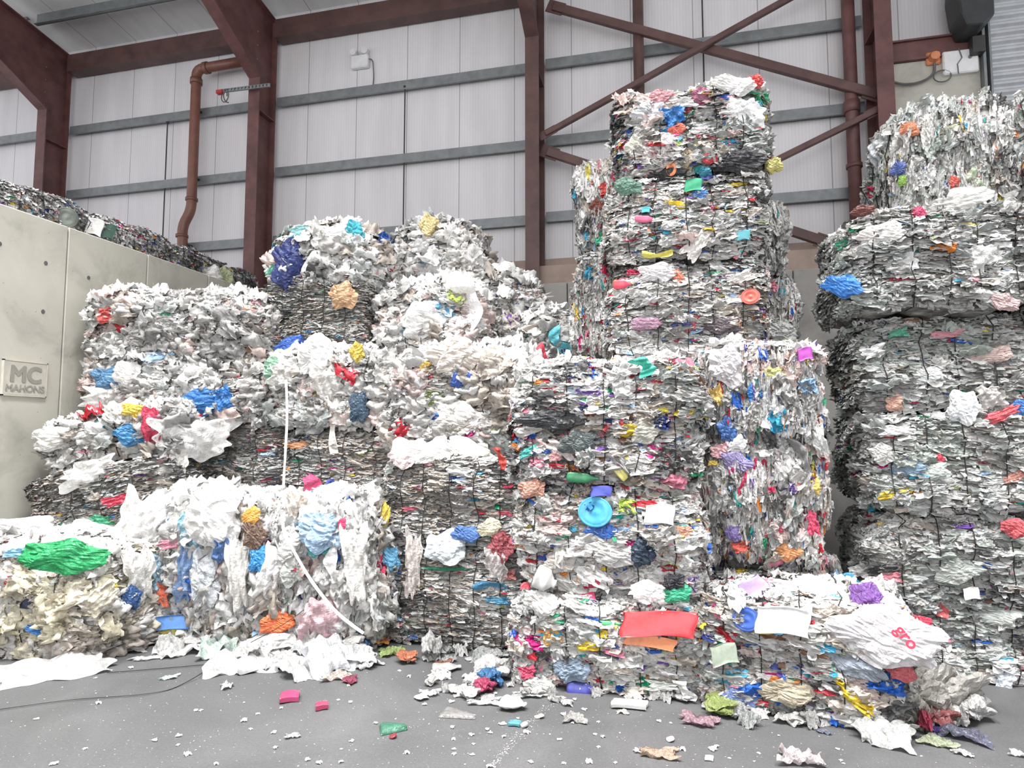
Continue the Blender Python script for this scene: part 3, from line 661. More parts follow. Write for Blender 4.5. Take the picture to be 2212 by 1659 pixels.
# --- crushed-can bales behind the left wall
cl = ['nearest the camera', 'second along the wall', 'third along the wall', 'fourth along the wall', 'furthest along the wall']
for i in range(5):
    ya = 4.6+i*1.42
    bale(-9.25, -7.98, ya, min(ya+1.38, 11.1), 4.55, 5.42-.02*i, 'cans', 'crushed drinks-can bale above the left wall, '+cl[i], waxis='y', nw=4, faces='rft', group='bales of crushed cans', cat='bale', name='can_bale', bulge=.03)
    bale(-9.25, -7.98, ya, min(ya+1.38, 11.1), 0, 4.52, 'cans', 'crushed drinks-can bale hidden behind the left wall', waxis='y', nw=1, faces='t', dens=.05, group='bales of crushed cans', cat='bale', name='can_bale', bulge=.0)

# ------------------------------------------------------------------ single pieces: bags, sheets, trays, strips
M_BAG = plastic('bag_film', rough=.28, trans=.25, bump=.75, scale=18.)
M_HARD = plastic('hard_plastic', rough=.3, trans=0, bump=.12, scale=8.)
def col3(c):
    c = COL[c] if isinstance(c, str) else c; m_ = sum(c)/3; return tuple((v_*.88+m_*.12)*.92 if max(c)-min(c) > .15 else v_ for v_ in c)
def hit(px, py):
    d = ray(px, py); best = None
    for root, H in BALES:
        Mi = Matrix.LocRotScale(root.location, root.rotation_euler, None).inverted()
        o = Mi @ CAM; dd = Mi.to_3x3() @ d; t0, t1, ax = -1e9, 1e9, None
        lo = (-H[0], -H[1], 0); hi = (H[0], H[1], 2*H[2])
        for i in range(3):
            if abs(dd[i]) < 1e-9: continue
            a_, b_ = (lo[i]-o[i])/dd[i], (hi[i]-o[i])/dd[i]
            if a_ > b_: a_, b_ = b_, a_
            if a_ > t0: t0 = a_; ax = i
            t1 = min(t1, b_)
        if t0 < t1 and t0 > 0 and (best is None or t0 < best[0]):
            n = Vector((0, 0, 0)); n[ax] = -1 if dd[ax] > 0 else 1
            best = (t0, root, (Matrix.LocRotScale(root.location, root.rotation_euler, None).to_3x3() @ n))
    return best, d
def grid_mesh(fn, na, nb, closed=False):
    a, b_ = np.meshgrid(np.linspace(-.5, .5, na), np.linspace(-.5, .5, nb)); V = fn(a, b_)
    idx = np.arange(na*nb).reshape(nb, na); q = np.stack([idx[:-1, :-1], idx[:-1, 1:], idx[1:, 1:], idx[1:, :-1]], -1).reshape(-1, 4)
    return V.reshape(-1, 3), q
def piece_mesh(kind, W, H_, D, g):
    """local frame: x across, y up the face, z outwards; sizes in metres"""
    if kind == 'bag':
        ph = g.uniform(0, 6.28, 6)
        def fn(a, b_):
            th = a*2*math.pi; f = b_*math.pi; x = np.cos(f)*np.cos(th); z = np.cos(f)*np.sin(th); y = np.sin(f)
            x, y = np.sign(x)*np.abs(x)**.8, np.sign(y)*np.abs(y)**.9
            r = 1+.16*np.sin(2*th+ph[2])*np.cos(f)+.15*np.sin(3*th+ph[0]+y*3)+.07*np.sin(5*th+ph[1]+y*4)+.10*np.sin(y*6+ph[5]+np.sign(x)*1.5)*np.abs(x)+.05*np.abs(np.sin(5*th+ph[4]+y*3))+fold_field(x*1.6, y*1.6, 9, .20, g)*.45*np.cos(f)
            return np.stack([x*W/2*r, y*H_/2*r*(1+.15*np.sin(x*5+ph[2])), z*D/2*r+D*.15*np.sin(x*4+ph[3])+fold_field(x*1.5, y*1.5, 9, .18, g)*D*.5], -1)
        return grid_mesh(fn, 46, 30)
    if kind == 'strip':
        ph = g.uniform(0, 6.28, 4)
        return grid_mesh(lambda a, b_: np.stack([a*W*(1+.3*np.sin(b_*9+ph[0]))+W*.5*np.sin(b_*3.5+ph[1]), b_*H_, D*(.3*np.sin(b_*7+ph[2])+.5*np.sin(a*4+b_*3))+D*.2*np.sin(b_*22)], -1), 7, 34)
    if kind == 'disc':
        def fn(a, b_):
            th = a*2*math.pi; r = (b_+.5); rr = np.minimum(r*1.25, 1); z = np.where(r > .8, D*(1-(r-.8)*5*.9), D*(.75+.12*np.cos(rr*9)))
            return np.stack([np.cos(th)*W/2*rr, np.sin(th)*H_/2*rr, z+.08*W*np.sin(rr*np.cos(th)*2.5)], -1)
        return grid_mesh(fn, 33, 12)
    if kind == 'wedge':
        def fn(a, b_):
            e = np.clip((.5-np.maximum(np.abs(a), np.abs(b_)))/.06, 0, 1); k_ = .12+.88*np.clip(.5-a, 0, 1)**.8
            return np.stack([a*W, (b_*k_-.2*(1-k_))*H_, D*e+D*1.5*(.25-b_*b_)*np.sin((a+.5)*3)], -1)
        return grid_mesh(fn, 24, 16)
    if kind == 'tray':
        def fn(a, b_):
            x, y = np.tanh(a*9)/np.tanh(4.5)*.5, np.tanh(b_*9)/np.tanh(4.5)*.5
            e = np.clip((.5-np.maximum(np.abs(a), np.abs(b_)))/.08, 0, 1)
            z = D*e+fold_field(a, b_, 5, .06, g)*min(W, H_)
            return np.stack([(x+.04*np.sin(y*5))*W, (y+.05*np.sin(x*6+1))*H_, z], -1)
        return grid_mesh(fn, 26, 18)
    if kind == 'bottle':
        def fn(a, b_):
            th = a*2*math.pi; t = b_+.5; r = np.interp(t, [0, .02, .1, .6, .78, .86, .88, .98, 1], [0, .8, 1, .95, .5, .3, .36, .36, 0])
            sq = 1+.12*np.sin(t*14)*np.sin(th)
            return np.stack([(t-.5)*W, np.cos(th)*H_/2*r*sq, np.sin(th)*D/2*r*sq], -1)
        return grid_mesh(fn, 21, 30)
    k = 10; cu = g.uniform(-.25, .45); ph = g.uniform(0, 6.28, 4)
    def fn(a, b_):
        h = fold_field(a, b_, 12, .17, g)*.7+fold_field(a*2.3, b_*2.3, 8, .06, g)+cu*(.5-(a*a+b_*b_)*2)
        ang = np.arctan2(b_, a); r = np.maximum(np.abs(a), np.abs(b_))*2
        s = 1-(.12+.14*np.sin(ang*3+ph[0])+.10*np.sin(ang*7+ph[1])+.06*np.sin(ang*13+ph[2]))*r**3
        if kind == 'cape': h = h*.8-.9*np.abs(b_-.2)**1.5+.16*np.abs(np.sin(a*11+b_*3+ph[3]))
        return np.stack([a*W*s, b_*H_*s, h*D*1.6], -1)
    return grid_mesh(fn, 34, 28)
NP = [0]
def piece(px, py, wp, hp, col, kind, label, rot=0., loose=False, name=None, cat=None, depth=None, out=.055, mat_=None, floor=False, group=None, back=0.):
    if kind == 'strip' and wp > hp: wp, hp = hp, wp
    NP[0] += 1; g = np.random.default_rng(5000+NP[0]); dist_s = None
    if floor:
        P = onZ(px, py); d = ray(px, py); dist = (P-CAM).length; sc_ = (P-CAM).dot(cam_fwd)/F
        W = wp*sc_; el = abs(d.normalized().z); H_ = max(hp*sc_/el*.68, .02); n = Vector((0, 0, 1)); par = None; root = None
        fw = Vector((d.x, d.y, 0)).normalized(); yv = fw; xv = yv.cross(n); D = (depth or min(W, H_)*.30)*(1.5 if kind in ('sheet', 'cape') else 1)
        P = P+Vector((0, 0, 0))
    else:
        best, d = hit(px, py)
        if best is None:
            if not back:
                for dx, dy in [(0, t_) for t_ in range(8, 90, 8)]+[(-t_, t_) for t_ in range(8, 90, 8)]+[(t_, t_) for t_ in range(8, 90, 8)]:
                    b2, d2 = hit(px+dx, py+dy)
                    if b2 is not None: back = (CAM+d2*b2[0]).y; break
                print('EDGE', px, py, label, 'y', back)
            P = onY(px, py, back); root = None; n = -d.normalized()
        else: P = CAM+d*best[0]; root = best[1]; n = best[2]
        sc_ = (P-CAM).dot(cam_fwd)/F; n = (n*.6-d.normalized()).normalized() if n.z < .5 else (n*.35-d.normalized()).normalized()
        xv = Vector((0, 0, 1)).cross(n).normalized(); yv = n.cross(xv); W, H_ = wp*sc_, hp*sc_; D = depth or min(W, H_)*.38; P = P+n*(out+(.05 if loose and out == .055 else 0)+D*.1+(0 if root is None else dict(film=.04, drape=.11, beige=.05).get(root_style[root.name], 0)))
    V, q = piece_mesh(kind, W*1.08, H_*1.08, D, g); V = np.array(V, float)
    c_, s_ = math.cos(rot), math.sin(rot); V[:, :2] = V[:, :2] @ np.array([[c_, s_], [-s_, c_]])
    X = np.array(xv)[None]*V[:, :1]+np.array(yv)[None]*V[:, 1:2]+np.array(n)[None]*V[:, 2:3]
    if floor: X[:, 2] += -X[:, 2].min()+.004 if kind in ('tray', 'bottle', 'bag', 'disc') else np.maximum(-X[:, 2].min(), 0)*.7+.004; X[:, 2] = np.maximum(X[:, 2], .003)
    me = np_mesh(name or 'plastic', X, q, np.tile(np.array(col3(col)), (len(X), 1)), None, kind not in ('bag', 'sheet', 'cape'))
    nm = name or {'bag': 'plastic_bag', 'sheet': 'plastic_sheet', 'cape': 'plastic_sheet', 'strip': 'film_strip', 'disc': 'plastic_disc', 'tray': 'plastic_tray', 'wedge': 'plastic_fragment', 'bottle': 'plastic_bottle'}[kind]
    o = link(nm, me, mat_ or (M_HARD if kind in ('disc', 'tray', 'bottle') else M_BAG))
    if loose or floor or root is None:
        o.location = P; tag(o, label, cat or nm.split('_')[-1], group)
    else:
        o.parent = root; Mi = Matrix.LocRotScale(root.location, root.rotation_euler, None).inverted()
        me.transform(Mi.to_3x3().to_4x4()); o.location = Mi @ P
        o['label'] = label
    return o
cam_fwd = (Euler((R(90)+PIT, 0, YAW)).to_matrix() @ Vector((0, 0, -1)))
L_ = True
# loose bags and sheets lying on or hanging from the bales
piece(150, 1200, 135, 52, (.01, .42, .13), 'bag', 'bright green plastic bag lying on the front edge of the beige bale', -.05, L_)
piece(448, 868, 105, 42, (.015, .20, .60), 'bag', 'long blue plastic bag on the upper left bales', .22, L_)
piece(492, 862, 36, 48, (.015, .20, .60), 'sheet', 'blue torn end piece right of the long blue bag', .3, L_)
piece(408, 950, 160, 84, 'white', 'cape', 'large white sheet draped over the taupe layered bale', .06, L_, out=.17)
piece(338, 985, 34, 120, 'offw', 'strip', 'white hanging film strip left of the draped white sheet', -.15, L_, depth=.06, out=.14)
piece(378, 1010, 36, 72, 'offw', 'sheet', 'short square white film flap hanging below the draped sheet', 0, L_, depth=.03, out=.12)
piece(1832, 617, 66, 34, (.02, .24, .75), 'bag', 'bright blue bag hanging on the overhanging bale of the right stack', -.45, L_)
piece(1000, 668, 42, 110, 'white', 'strip', 'curled white film strip hanging below the right-hand peak', .25, L_, depth=.08)
piece(925, 690, 92, 62, 'white', 'bag', 'white printed bag in the middle of the heap', .15, L_)
piece(955, 672, 60, 24, (.12, .42, .72), 'sheet', 'light blue printed sheet beside the white printed bag', -.2, L_)
piece(932, 497, 36, 44, (.80, .66, .30), 'bag', 'yellow bag on top of the right-hand peak', 0, L_, back=8.3)
piece(933, 478, 40, 24, 'white', 'sheet', 'white film tuft above the yellow bag on the peak', 0, L_, back=8.35)
piece(770, 506, 30, 38, (.03, .50, .62), 'bag', 'turquoise bag on the right shoulder of the left-hand peak', .3, L_)
piece(672, 500, 90, 24, (.30, .68, .70), 'sheet', 'pale turquoise sheet across the left-hand peak', .2, L_)
piece(640, 585, 70, 90, 'navy', 'bag', 'dark navy bag under the left-hand peak', 0, L_)
piece(612, 570, 34, 60, (.12, .50, .36), 'sheet', 'green film hanging left of the dark navy bag', -.4, L_)
piece(684, 592, 26, 86, 'white', 'strip', 'white film flap hanging over the dark neat bale', .1, L_, depth=.05)
piece(745, 640, 50, 44, (.72, .45, .25), 'bag', 'tan paper-coloured bag right of the dark neat bale', .2, L_)
piece(838, 590, 60, 95, 'white', 'bag', 'large white bag between the two peaks', .1, L_)
piece(730, 520, 90, 50, 'white', 'bag', 'puffy white bag on the left-hand peak', 0, L_)
piece(988, 770, 85, 60, (.68, .63, .58), 'bag', 'pale beige bag right of the middle of the heap', .2, L_)
piece(635, 745, 62, 24, (.02, .12, .55), 'bag', 'deep blue bag under the dark neat bale', .5, L_)
piece(688, 770, 62, 72, 'white', 'bag', 'round white bag under the dark neat bale', 0, L_)
piece(776, 762, 24, 32, (.78, .60, .08), 'bag', 'small yellow bag right of the round white bag', .1, L_)
piece(895, 720, 46, 36, (.08, .48, .62), 'sheet', 'turquoise crumpled film below the white printed bag', .3, L_)
piece(625, 815, 70, 60, 'offw', 'cape', 'translucent white film draped above the long white strap', 0, L_)
piece(715, 830, 66, 80, 'offw', 'cape', 'pale film draped right of the long white strap', .1, L_)
piece(725, 920, 13, 110, 'offw', 'strip', 'narrow white film rope hanging left of centre', .02, L_, depth=.04)
piece(602, 800, 40, 40, (.30, .55, .40), 'bag', 'pale green bag upper left of the long white strap', .1, L_)
piece(335, 918, 36, 62, (.60, .03, .10), 'bag', 'red crumpled film left of the draped white sheet', .1, L_)
piece(297, 888, 46, 24, (.80, .58, .04), 'bag', 'yellow crumpled film above the red film', -.3, L_)
piece(292, 940, 50, 34, (.03, .25, .55), 'bag', 'dark blue crumpled bag left of the red film', -.1, L_)
piece(245, 683, 42, 30, (.72, .08, .07), 'sheet', 'red crumpled sheet on the topmost bale against the left wall', .1, L_)
piece(250, 820, 60, 40, (.10, .28, .50), 'bag', 'dusty blue bag beside the maker plaque stack', 0, L_)
piece(146, 822, 30, 16, (.02, .20, .55), 'bag', 'small blue bag at the edge beside the maker plaque', 0, L_, back=6.75)
piece(250, 862, 110, 40, 'white', 'cape', 'wide white sheet above the sagging bales', -.1, L_)
piece(285, 808, 44, 40, 'white', 'bag', 'white looped bag handle film on the left stack', .2, L_)
piece(330, 600, 90, 26, 'white', 'bag', 'white film mound on top of the left stack', -.05, L_, back=7.0)
piece(452, 595, 36, 32, 'white', 'bag', 'white bag beside the pale green bag on the left stack top', 0, L_, back=7.1)
piece(477, 602, 30, 36, (.55, .62, .35), 'bag', 'pale green bag on top of the left stack', .1, L_, back=7.1)
piece(383, 600, 40, 26, (.70, .62, .10), 'sheet', 'yellow crumpled film on top of the left stack', .1, L_, back=7.1)
piece(188, 622, 22, 16, (.62, .66, .10), 'sheet', 'small yellow-green scrap at the left corner of the left stack top', 0, L_, back=6.8)
piece(205, 1020, 120, 50, 'white', 'cape', 'pale film drape on the tilted bale near the left wall', .35, L_)
piece(250, 1000, 60, 50, 'white', 'bag', 'white puffy bag on the tilted bale near the left wall', .1, L_)
piece(140, 945, 90, 42, 'offw', 'bag', 'long pale bag hanging over the corner by the left wall', .2, L_)
piece(262, 1078, 60, 20, (.60, .03, .08), 'sheet', 'red film streak on the tilted bale', .3, L_)
piece(90, 1145, 150, 44, 'white', 'bag', 'big white film bundle on the beige bale, left half', -.05, L_)
piece(205, 1160, 110, 40, 'white', 'bag', 'big white film bundle on the beige bale, right half', -.15, L_)
piece(48, 1192, 40, 18, (.20, .50, .75), 'sheet', 'light blue scrap on the beige bale', 0, L_)
piece(232, 1122, 50, 20, (.03, .36, .18), 'sheet', 'dark green scrap above the beige bale', -.1, L_)
piece(318, 1140, 86, 160, 'white', 'cape', 'large white sheet hanging over the left end of the slumped bale', -.2, L_)
piece(290, 1240, 56, 120, 'offw', 'cape', 'pale film skirt hanging at the left end of the slumped bale', .1, L_)
piece(478, 1112, 84, 110, 'white', 'bag', 'large rounded white bag on the slumped bales', .1, L_)
piece(418, 1140, 34, 80, (.30, .55, .68), 'sheet', 'light blue sheet left of the large rounded white bag', .1, L_)
piece(425, 1235, 60, 110, (.22, .36, .62), 'cape', 'translucent blue sheet hanging on the slumped bale face', 0, L_)
piece(340, 1235, 52, 90, (.30, .48, .62), 'cape', 'pale blue film hanging left of the orange label', .1, L_)
piece(360, 1270, 32, 62, (.72, .14, .06), 'sheet', 'orange-red label on the slumped bale face', .05, L_, depth=.02)
piece(362, 1262, 18, 34, 'offw', 'sheet', 'white printed panel on the orange-red label', .2, L_, depth=.01, out=.085)
piece(525, 1225, 44, 150, 'offw', 'cape', 'long white bag hanging down right of the translucent blue sheet', .05, L_)
piece(457, 1240, 54, 90, (.50, .53, .56), 'bag', 'clear grey bag hanging beside the translucent blue sheet', 0, L_)
piece(571, 1206, 36, 42, (.02, .30, .68), 'bag', 'round bright blue bag on the slumped bale', 0, L_)
piece(705, 1145, 74, 62, (.38, .56, .76), 'bag', 'pale blue crumpled bag on the right slumped bale', .2, L_)
piece(655, 1075, 28, 84, (.72, .06, .20), 'strip', 'crimson film strip at the top of the right slumped bale', .4, L_, depth=.05)
piece(555, 1112, 30, 30, (.85, .42, .05), 'bag', 'small orange bag on the slumped bales', 0, L_)
piece(715, 1062, 40, 40, (.05, .10, .50), 'sheet', 'dark blue and violet wrapper right of the crimson strip', .5, L_)
piece(638, 1180, 46, 60, 'lgrey', 'bag', 'clear bag with green print on the right slumped bale', -.2, L_)
piece(595, 1235, 56, 100, 'white', 'cape', 'torn white bag hanging below the round bright blue bag', -.35, L_)
piece(775, 1210, 50, 150, 'offw', 'cape', 'hanging clear film at the right end of the slumped bales', .05, L_)
piece(705, 1335, 95, 90, (.70, .48, .52), 'cape', 'sheer pink-tinted film at the foot of the right slumped bale', 0, L_)
piece(610, 1340, 56, 36, (.78, .16, .03), 'bag', 'red and orange wrapper at the foot of the slumped bale', 0, L_)
piece(378, 1340, 90, 26, (.03, .16, .45), 'tray', 'dark blue printed pack at the foot of the slumped bale', .0, L_, depth=.05, name='plastic_pack')
piece(385, 1362, 80, 26, (.78, .68, .12), 'sheet', 'yellow edge of the printed pack lying on the floor', -.1, L_, name='plastic_wrapper')
piece(835, 1110, 16, 40, (.80, .62, .05), 'bag', 'small yellow bag at the left edge of the layered pair', 0, L_)
piece(820, 1385, 42, 34, (.80, .32, .06), 'bag', 'orange mesh bag at the foot of the slumped bales', 0, floor=True)
# the centre stack
piece(965, 1190, 66, 54, (.60, .65, .68), 'bag', 'clear bag with blue base bulging between the layered pair', 0, L_)
piece(1010, 1152, 50, 26, (.08, .22, .58), 'bag', 'blue film tucked between the layered pair', -.2, L_)
piece(1060, 1138, 40, 28, (.80, .76, .55), 'bag', 'cream bag tucked between the layered pair', .2, L_)
piece(1085, 1180, 44, 46, (.40, .08, .10), 'bag', 'dark red striped bag right of the cream bag', 0, L_)
piece(895, 1215, 34, 130, (.56, .52, .50), 'cape', 'sheer grey film hanging over the lower layered bale', .0, L_)
piece(1075, 1215, 46, 70, (.62, .58, .57), 'cape', 'sheer grey film flap hanging right of the clear bag', .1, L_)
piece(848, 1205, 34, 40, (.10, .36, .58), 'bag', 'blue bag at the left corner of the lower layered bale', .2, L_)
piece(1060, 1268, 70, 12, (.05, .25, .45), 'strip', 'blue layer squeezed in the lower layered bale', 1.57)
piece(1078, 1296, 56, 16, (.04, .24, .40), 'sheet', 'dark blue layer squeezed in the lower layered bale', 0)
piece(940, 985, 84, 46, 'white', 'bag', 'white bag lying on top of the layered pair, left', .15, L_)
piece(880, 985, 66, 50, (.82, .72, .72), 'bag', 'white bag with red print on top of the layered pair', .2, L_)
piece(1015, 985, 90, 40, (.74, .72, .66), 'bag', 'pale bag lying on top of the layered pair, right', -.35, L_)
piece(1000, 905, 80, 50, 'offw', 'bag', 'smooth pale bag on the bulging bale', -.1, L_)
piece(960, 860, 66, 32, (.16, .20, .06), 'sheet', 'olive green film on the bulging bale', .05, L_)
piece(780, 880, 36, 50, (.05, .09, .14), 'bag', 'dark slate bag at the left of the bulging bale', 0, L_)
piece(925, 795, 22, 20, (.75, .52, .05), 'bag', 'mustard scrap at a wire of the bulging bale', 0, L_)
piece(998, 820, 36, 26, (.03, .10, .45), 'bag', 'small royal blue bag on the bulging bale', .3, L_)
piece(655, 960, 70, 16, (.62, .28, .12), 'sheet', 'orange layer squeezed in the dark layered bale', .1)
# the tower
piece(1422, 1345, 142, 46, (.66, .02, .03), 'tray', 'glossy red tray', .04, depth=.07)
piece(1405, 1383, 96, 22, (.76, .22, .05), 'tray', 'crushed orange tray', -.08, depth=.05)
piece(1322, 1400, 58, 66, (.72, .70, .67), 'sheet', 'stiff off-white sheet', -.05, depth=.02)
piece(1198, 1362, 48, 50, (.70, .40, .10), 'sheet', 'gold printed wrapper', .1)
piece(1260, 1487, 66, 26, (.05, .06, .35), 'bottle', 'crushed navy bottle', 0)
piece(1135, 1273, 20, 18, (.80, .06, .10), 'disc', 'red bottle cap', 0, depth=.03, name='bottle_cap')
piece(1270, 1290, 26, 30, (.75, .03, .14), 'tray', 'red card', .3, depth=.02)
piece(1465, 1280, 50, 28, (.02, .42, .22), 'bag', 'green crumpled bag on top of the red tray bale', .2, L_)
piece(1455, 1255, 40, 26, 'black', 'bag', 'black bag above the green crumpled bag', .2, L_)
piece(1330, 1278, 60, 34, 'white', 'bag', 'white crushed container on the red tray bale, left', 0, L_, name='plastic_container')
piece(1400, 1275, 60, 34, 'white', 'bag', 'white crushed container on the red tray bale, middle', .1, L_, name='plastic_container')
piece(1180, 1250, 46, 46, 'grey', 'bottle', 'clear bottle lying on the red tray bale, left end', -.4, L_)
piece(1286, 1105, 68, 60, (.03, .36, .62), 'disc', 'round blue lid', 0, depth=.03)
piece(1300, 1145, 52, 26, (.02, .14, .55), 'bag', 'royal blue bag', -.1)
piece(1425, 1110, 56, 38, (.74, .74, .73), 'tray', 'white rectangular tray', 0, depth=.05)
piece(1300, 1060, 40, 20, (.04, .06, .40), 'tray', 'dark blue and violet pack', 0, depth=.04)
piece(1260, 1032, 66, 20, (.02, .20, .08), 'bottle', 'dark green bottle', -.05)
piece(1343, 1018, 24, 36, (.66, .60, .15), 'bottle', 'crushed yellow bottle', .7)
piece(1325, 912, 44, 34, (.72, .06, .07), 'sheet', 'red crumpled sheet', 0)
piece(1430, 887, 24, 12, (.82, .70, .05), 'sheet', 'yellow scrap', .2)
piece(1260, 845, 60, 30, (.34, .50, .62), 'bag', 'pale blue crumpled film', .3)
piece(1250, 826, 36, 16, (.45, .03, .08), 'sheet', 'dark red scrap', .2)
piece(1205, 905, 120, 34, (.05, .055, .06), 'bag', 'dark bulge coloured as a shaded hollow', 0)  # near-black colour stands for the shade inside a hollow
piece(1385, 795, 26, 40, (.03, .52, .38), 'strip', 'jade green film strip on the bright ledge of the tower', .3, L_)
piece(1215, 735, 22, 56, (.10, .55, .66), 'strip', 'turquoise film strip at the left end of the bright ledge', .6, L_)
piece(1170, 770, 16, 60, (.70, .05, .10), 'strip', 'red film streak at the left end of the bright ledge', .9, L_)
piece(1238, 770, 14, 60, (.06, .08, .14), 'strip', 'dark film streak beside the turquoise strip', .6, L_)
piece(1344, 615, 36, 18, (.70, .04, .08), 'bottle', 'red bottle', 0)
piece(1620, 642, 36, 30, (.78, .14, .10), 'disc', 'coral red lid', 0)
piece(1600, 600, 50, 22, 'offw', 'sheet', 'off-white folded sheet', .3)
piece(1420, 548, 60, 10, (.75, .66, .08), 'strip', 'yellow film layer', 1.5)
piece(1497, 402, 32, 22, (.02, .42, .20), 'tray', 'green tub', 0, depth=.05)
piece(1526, 458, 28, 20, (.74, .06, .25), 'sheet', 'pink triangle of card', .1)
piece(1510, 425, 28, 24, (.04, .20, .55), 'bag', 'blue and purple film', 0)
piece(1455, 255, 44, 44, (.02, .22, .62), 'sheet', 'bright blue torn sheet', .3)
piece(1430, 283, 50, 10, (.03, .28, .62), 'strip', 'blue film edge', 1.4)
piece(1605, 250, 80, 62, (.80, .81, .82), 'sheet', 'stiff white sheet held by the wires', 0, depth=.03)
piece(1575, 186, 56, 26, 'white', 'bag', 'white film bundle on top of the tower', -.3, L_, back=6.9)
piece(1602, 192, 44, 26, 'white', 'bag', 'white bag beside the red one on top of the tower', .2, L_, back=6.9)
piece(1630, 180, 26, 20, (.72, .05, .05), 'bag', 'red bag on the top right corner of the tower', 0, L_, back=6.9)
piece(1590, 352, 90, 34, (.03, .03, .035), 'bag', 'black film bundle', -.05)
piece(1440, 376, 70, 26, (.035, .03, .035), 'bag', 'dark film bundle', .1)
piece(1450, 368, 20, 26, (.76, .22, .06), 'disc', 'orange ring', 0, depth=.03)
piece(1533, 345, 28, 16, (.72, .05, .08), 'bag', 'small red bag', 0)
piece(1480, 348, 30, 34, (.46, .36, .22), 'bag', 'tan fibrous bundle', 0)
piece(1522, 368, 22, 20, (.05, .35, .48), 'bag', 'teal scrap', 0)
piece(1671, 358, 30, 26, (.62, .58, .18), 'bag', 'olive yellow bag sticking out at the right of the tower', .3, L_, back=6.85)
piece(1272, 378, 14, 36, (.78, .68, .12), 'sheet', 'yellow scrap', .2)
piece(1308, 408, 28, 22, (.78, .08, .06), 'sheet', 'red folded scrap', .3)
piece(1292, 452, 28, 30, (.22, .05, .03), 'bag', 'dark brown bundle', 0)
piece(1295, 522, 20, 14, (.03, .52, .28), 'sheet', 'green scrap', 0)
# end-on bales and the low front bale
piece(1632, 840, 28, 46, (.02, .20, .58), 'bag', 'oval blue bag', -.05)
piece(1660, 868, 44, 66, (.62, .68, .76), 'sheet', 'pale blue-white torn sheet', -.35, depth=.05)
piece(1737, 765, 26, 24, (.42, .03, .40), 'tray', 'magenta pack', .2, depth=.05)
piece(1665, 812, 54, 34, (.52, .55, .18), 'sheet', 'yellow-green film', .1)
piece(1570, 790, 56, 66, (.70, .68, .70), 'bag', 'large clear bag at the top corner', 0)
piece(1700, 745, 36, 30, (.66, .68, .56), 'bag', 'pale green bag on top of the end-on bales', 0, L_)
piece(1668, 915, 36, 26, 'white', 'tray', 'white dished lid', -.4, depth=.03)
piece(1725, 985, 16, 80, (.25, .25, .25), 'strip', 'curved grey hose', .5, depth=.05)
piece(1735, 1045, 34, 18, (.66, .10, .06), 'sheet', 'orange-red scrap', -.3)
piece(1758, 1052, 24, 28, (.78, .56, .10), 'bag', 'mustard bag', 0)
piece(1700, 1055, 30, 24, (.12, .06, .35), 'bag', 'violet fibrous bundle', 0)
piece(1540, 1000, 20, 10, (.85, .6, .05), 'sheet', 'small yellow scrap beside the corner', 0)
piece(1612, 1335, 52, 46, (.02, .09, .42), 'disc', 'dark blue round lid', 0, depth=.04)
piece(1690, 1338, 96, 50, (.62, .64, .64), 'tray', 'clear oval tub', 0, depth=.08)
piece(1680, 1357, 26, 18, (.03, .38, .62), 'disc', 'turquoise printed label', 0, depth=.01, out=.13, name='label_sticker')
piece(1872, 1300, 52, 48, (.20, .07, .34), 'bag', 'purple crumpled bag on the low front bale', -.4, L_)
piece(1632, 1280, 40, 46, (.26, .18, .38), 'tray', 'lilac plank-shaped pack on the low front bale', -.9, L_, depth=.03, name='plastic_pack')
piece(1760, 1280, 80, 40, 'white', 'bag', 'white film mound on the low front bale', -.1, L_)
piece(1840, 1262, 40, 12, (.03, .30, .55), 'strip', 'blue film curl on the low front bale', 1.3, L_)
piece(1880, 1232, 60, 30, 'white', 'sheet', 'white square sheet at the back right corner of the low front bale', .3, L_)
piece(1912, 1372, 150, 88, (.66, .65, .67), 'bag', 'big silvery carrier bag with red lettering on the low front bale', -.15, L_, depth=.10)
piece(1995, 1318, 84, 22, (.62, .12, .12), 'strip', 'red and white torn film sticking out of the low front bale', 1.45, L_, depth=.06, back=5.5)
piece(1990, 1342, 32, 22, (.74, .04, .10), 'bag', 'crimson scrap below the torn red film', -.4, L_, back=5.5)
piece(1840, 1425, 110, 44, (.30, .34, .40), 'bag', 'slate blue film bundle', -.35)
piece(1700, 1490, 90, 44, (.50, .44, .32), 'bag', 'tan crushed bottle bundle', 0)
piece(1595, 1505, 60, 36, (.14, .22, .48), 'bag', 'blue film fan at the bottom', 0)
piece(1565, 1410, 50, 36, (.24, .28, .22), 'tray', 'olive clear tray', .3, depth=.05)
piece(1945, 1448, 44, 30, (.62, .12, .14), 'bag', 'round red net bag', 0)
piece(1960, 1410, 70, 30, 'lgrey', 'bag', 'clear film bundle below the carrier bag', -.2)
piece(1775, 1448, 30, 26, (.60, .03, .08), 'sheet', 'red triangle scrap', .5)
piece(1790, 1392, 60, 8, (.80, .72, .08), 'strip', 'yellow film edge', 1.25)
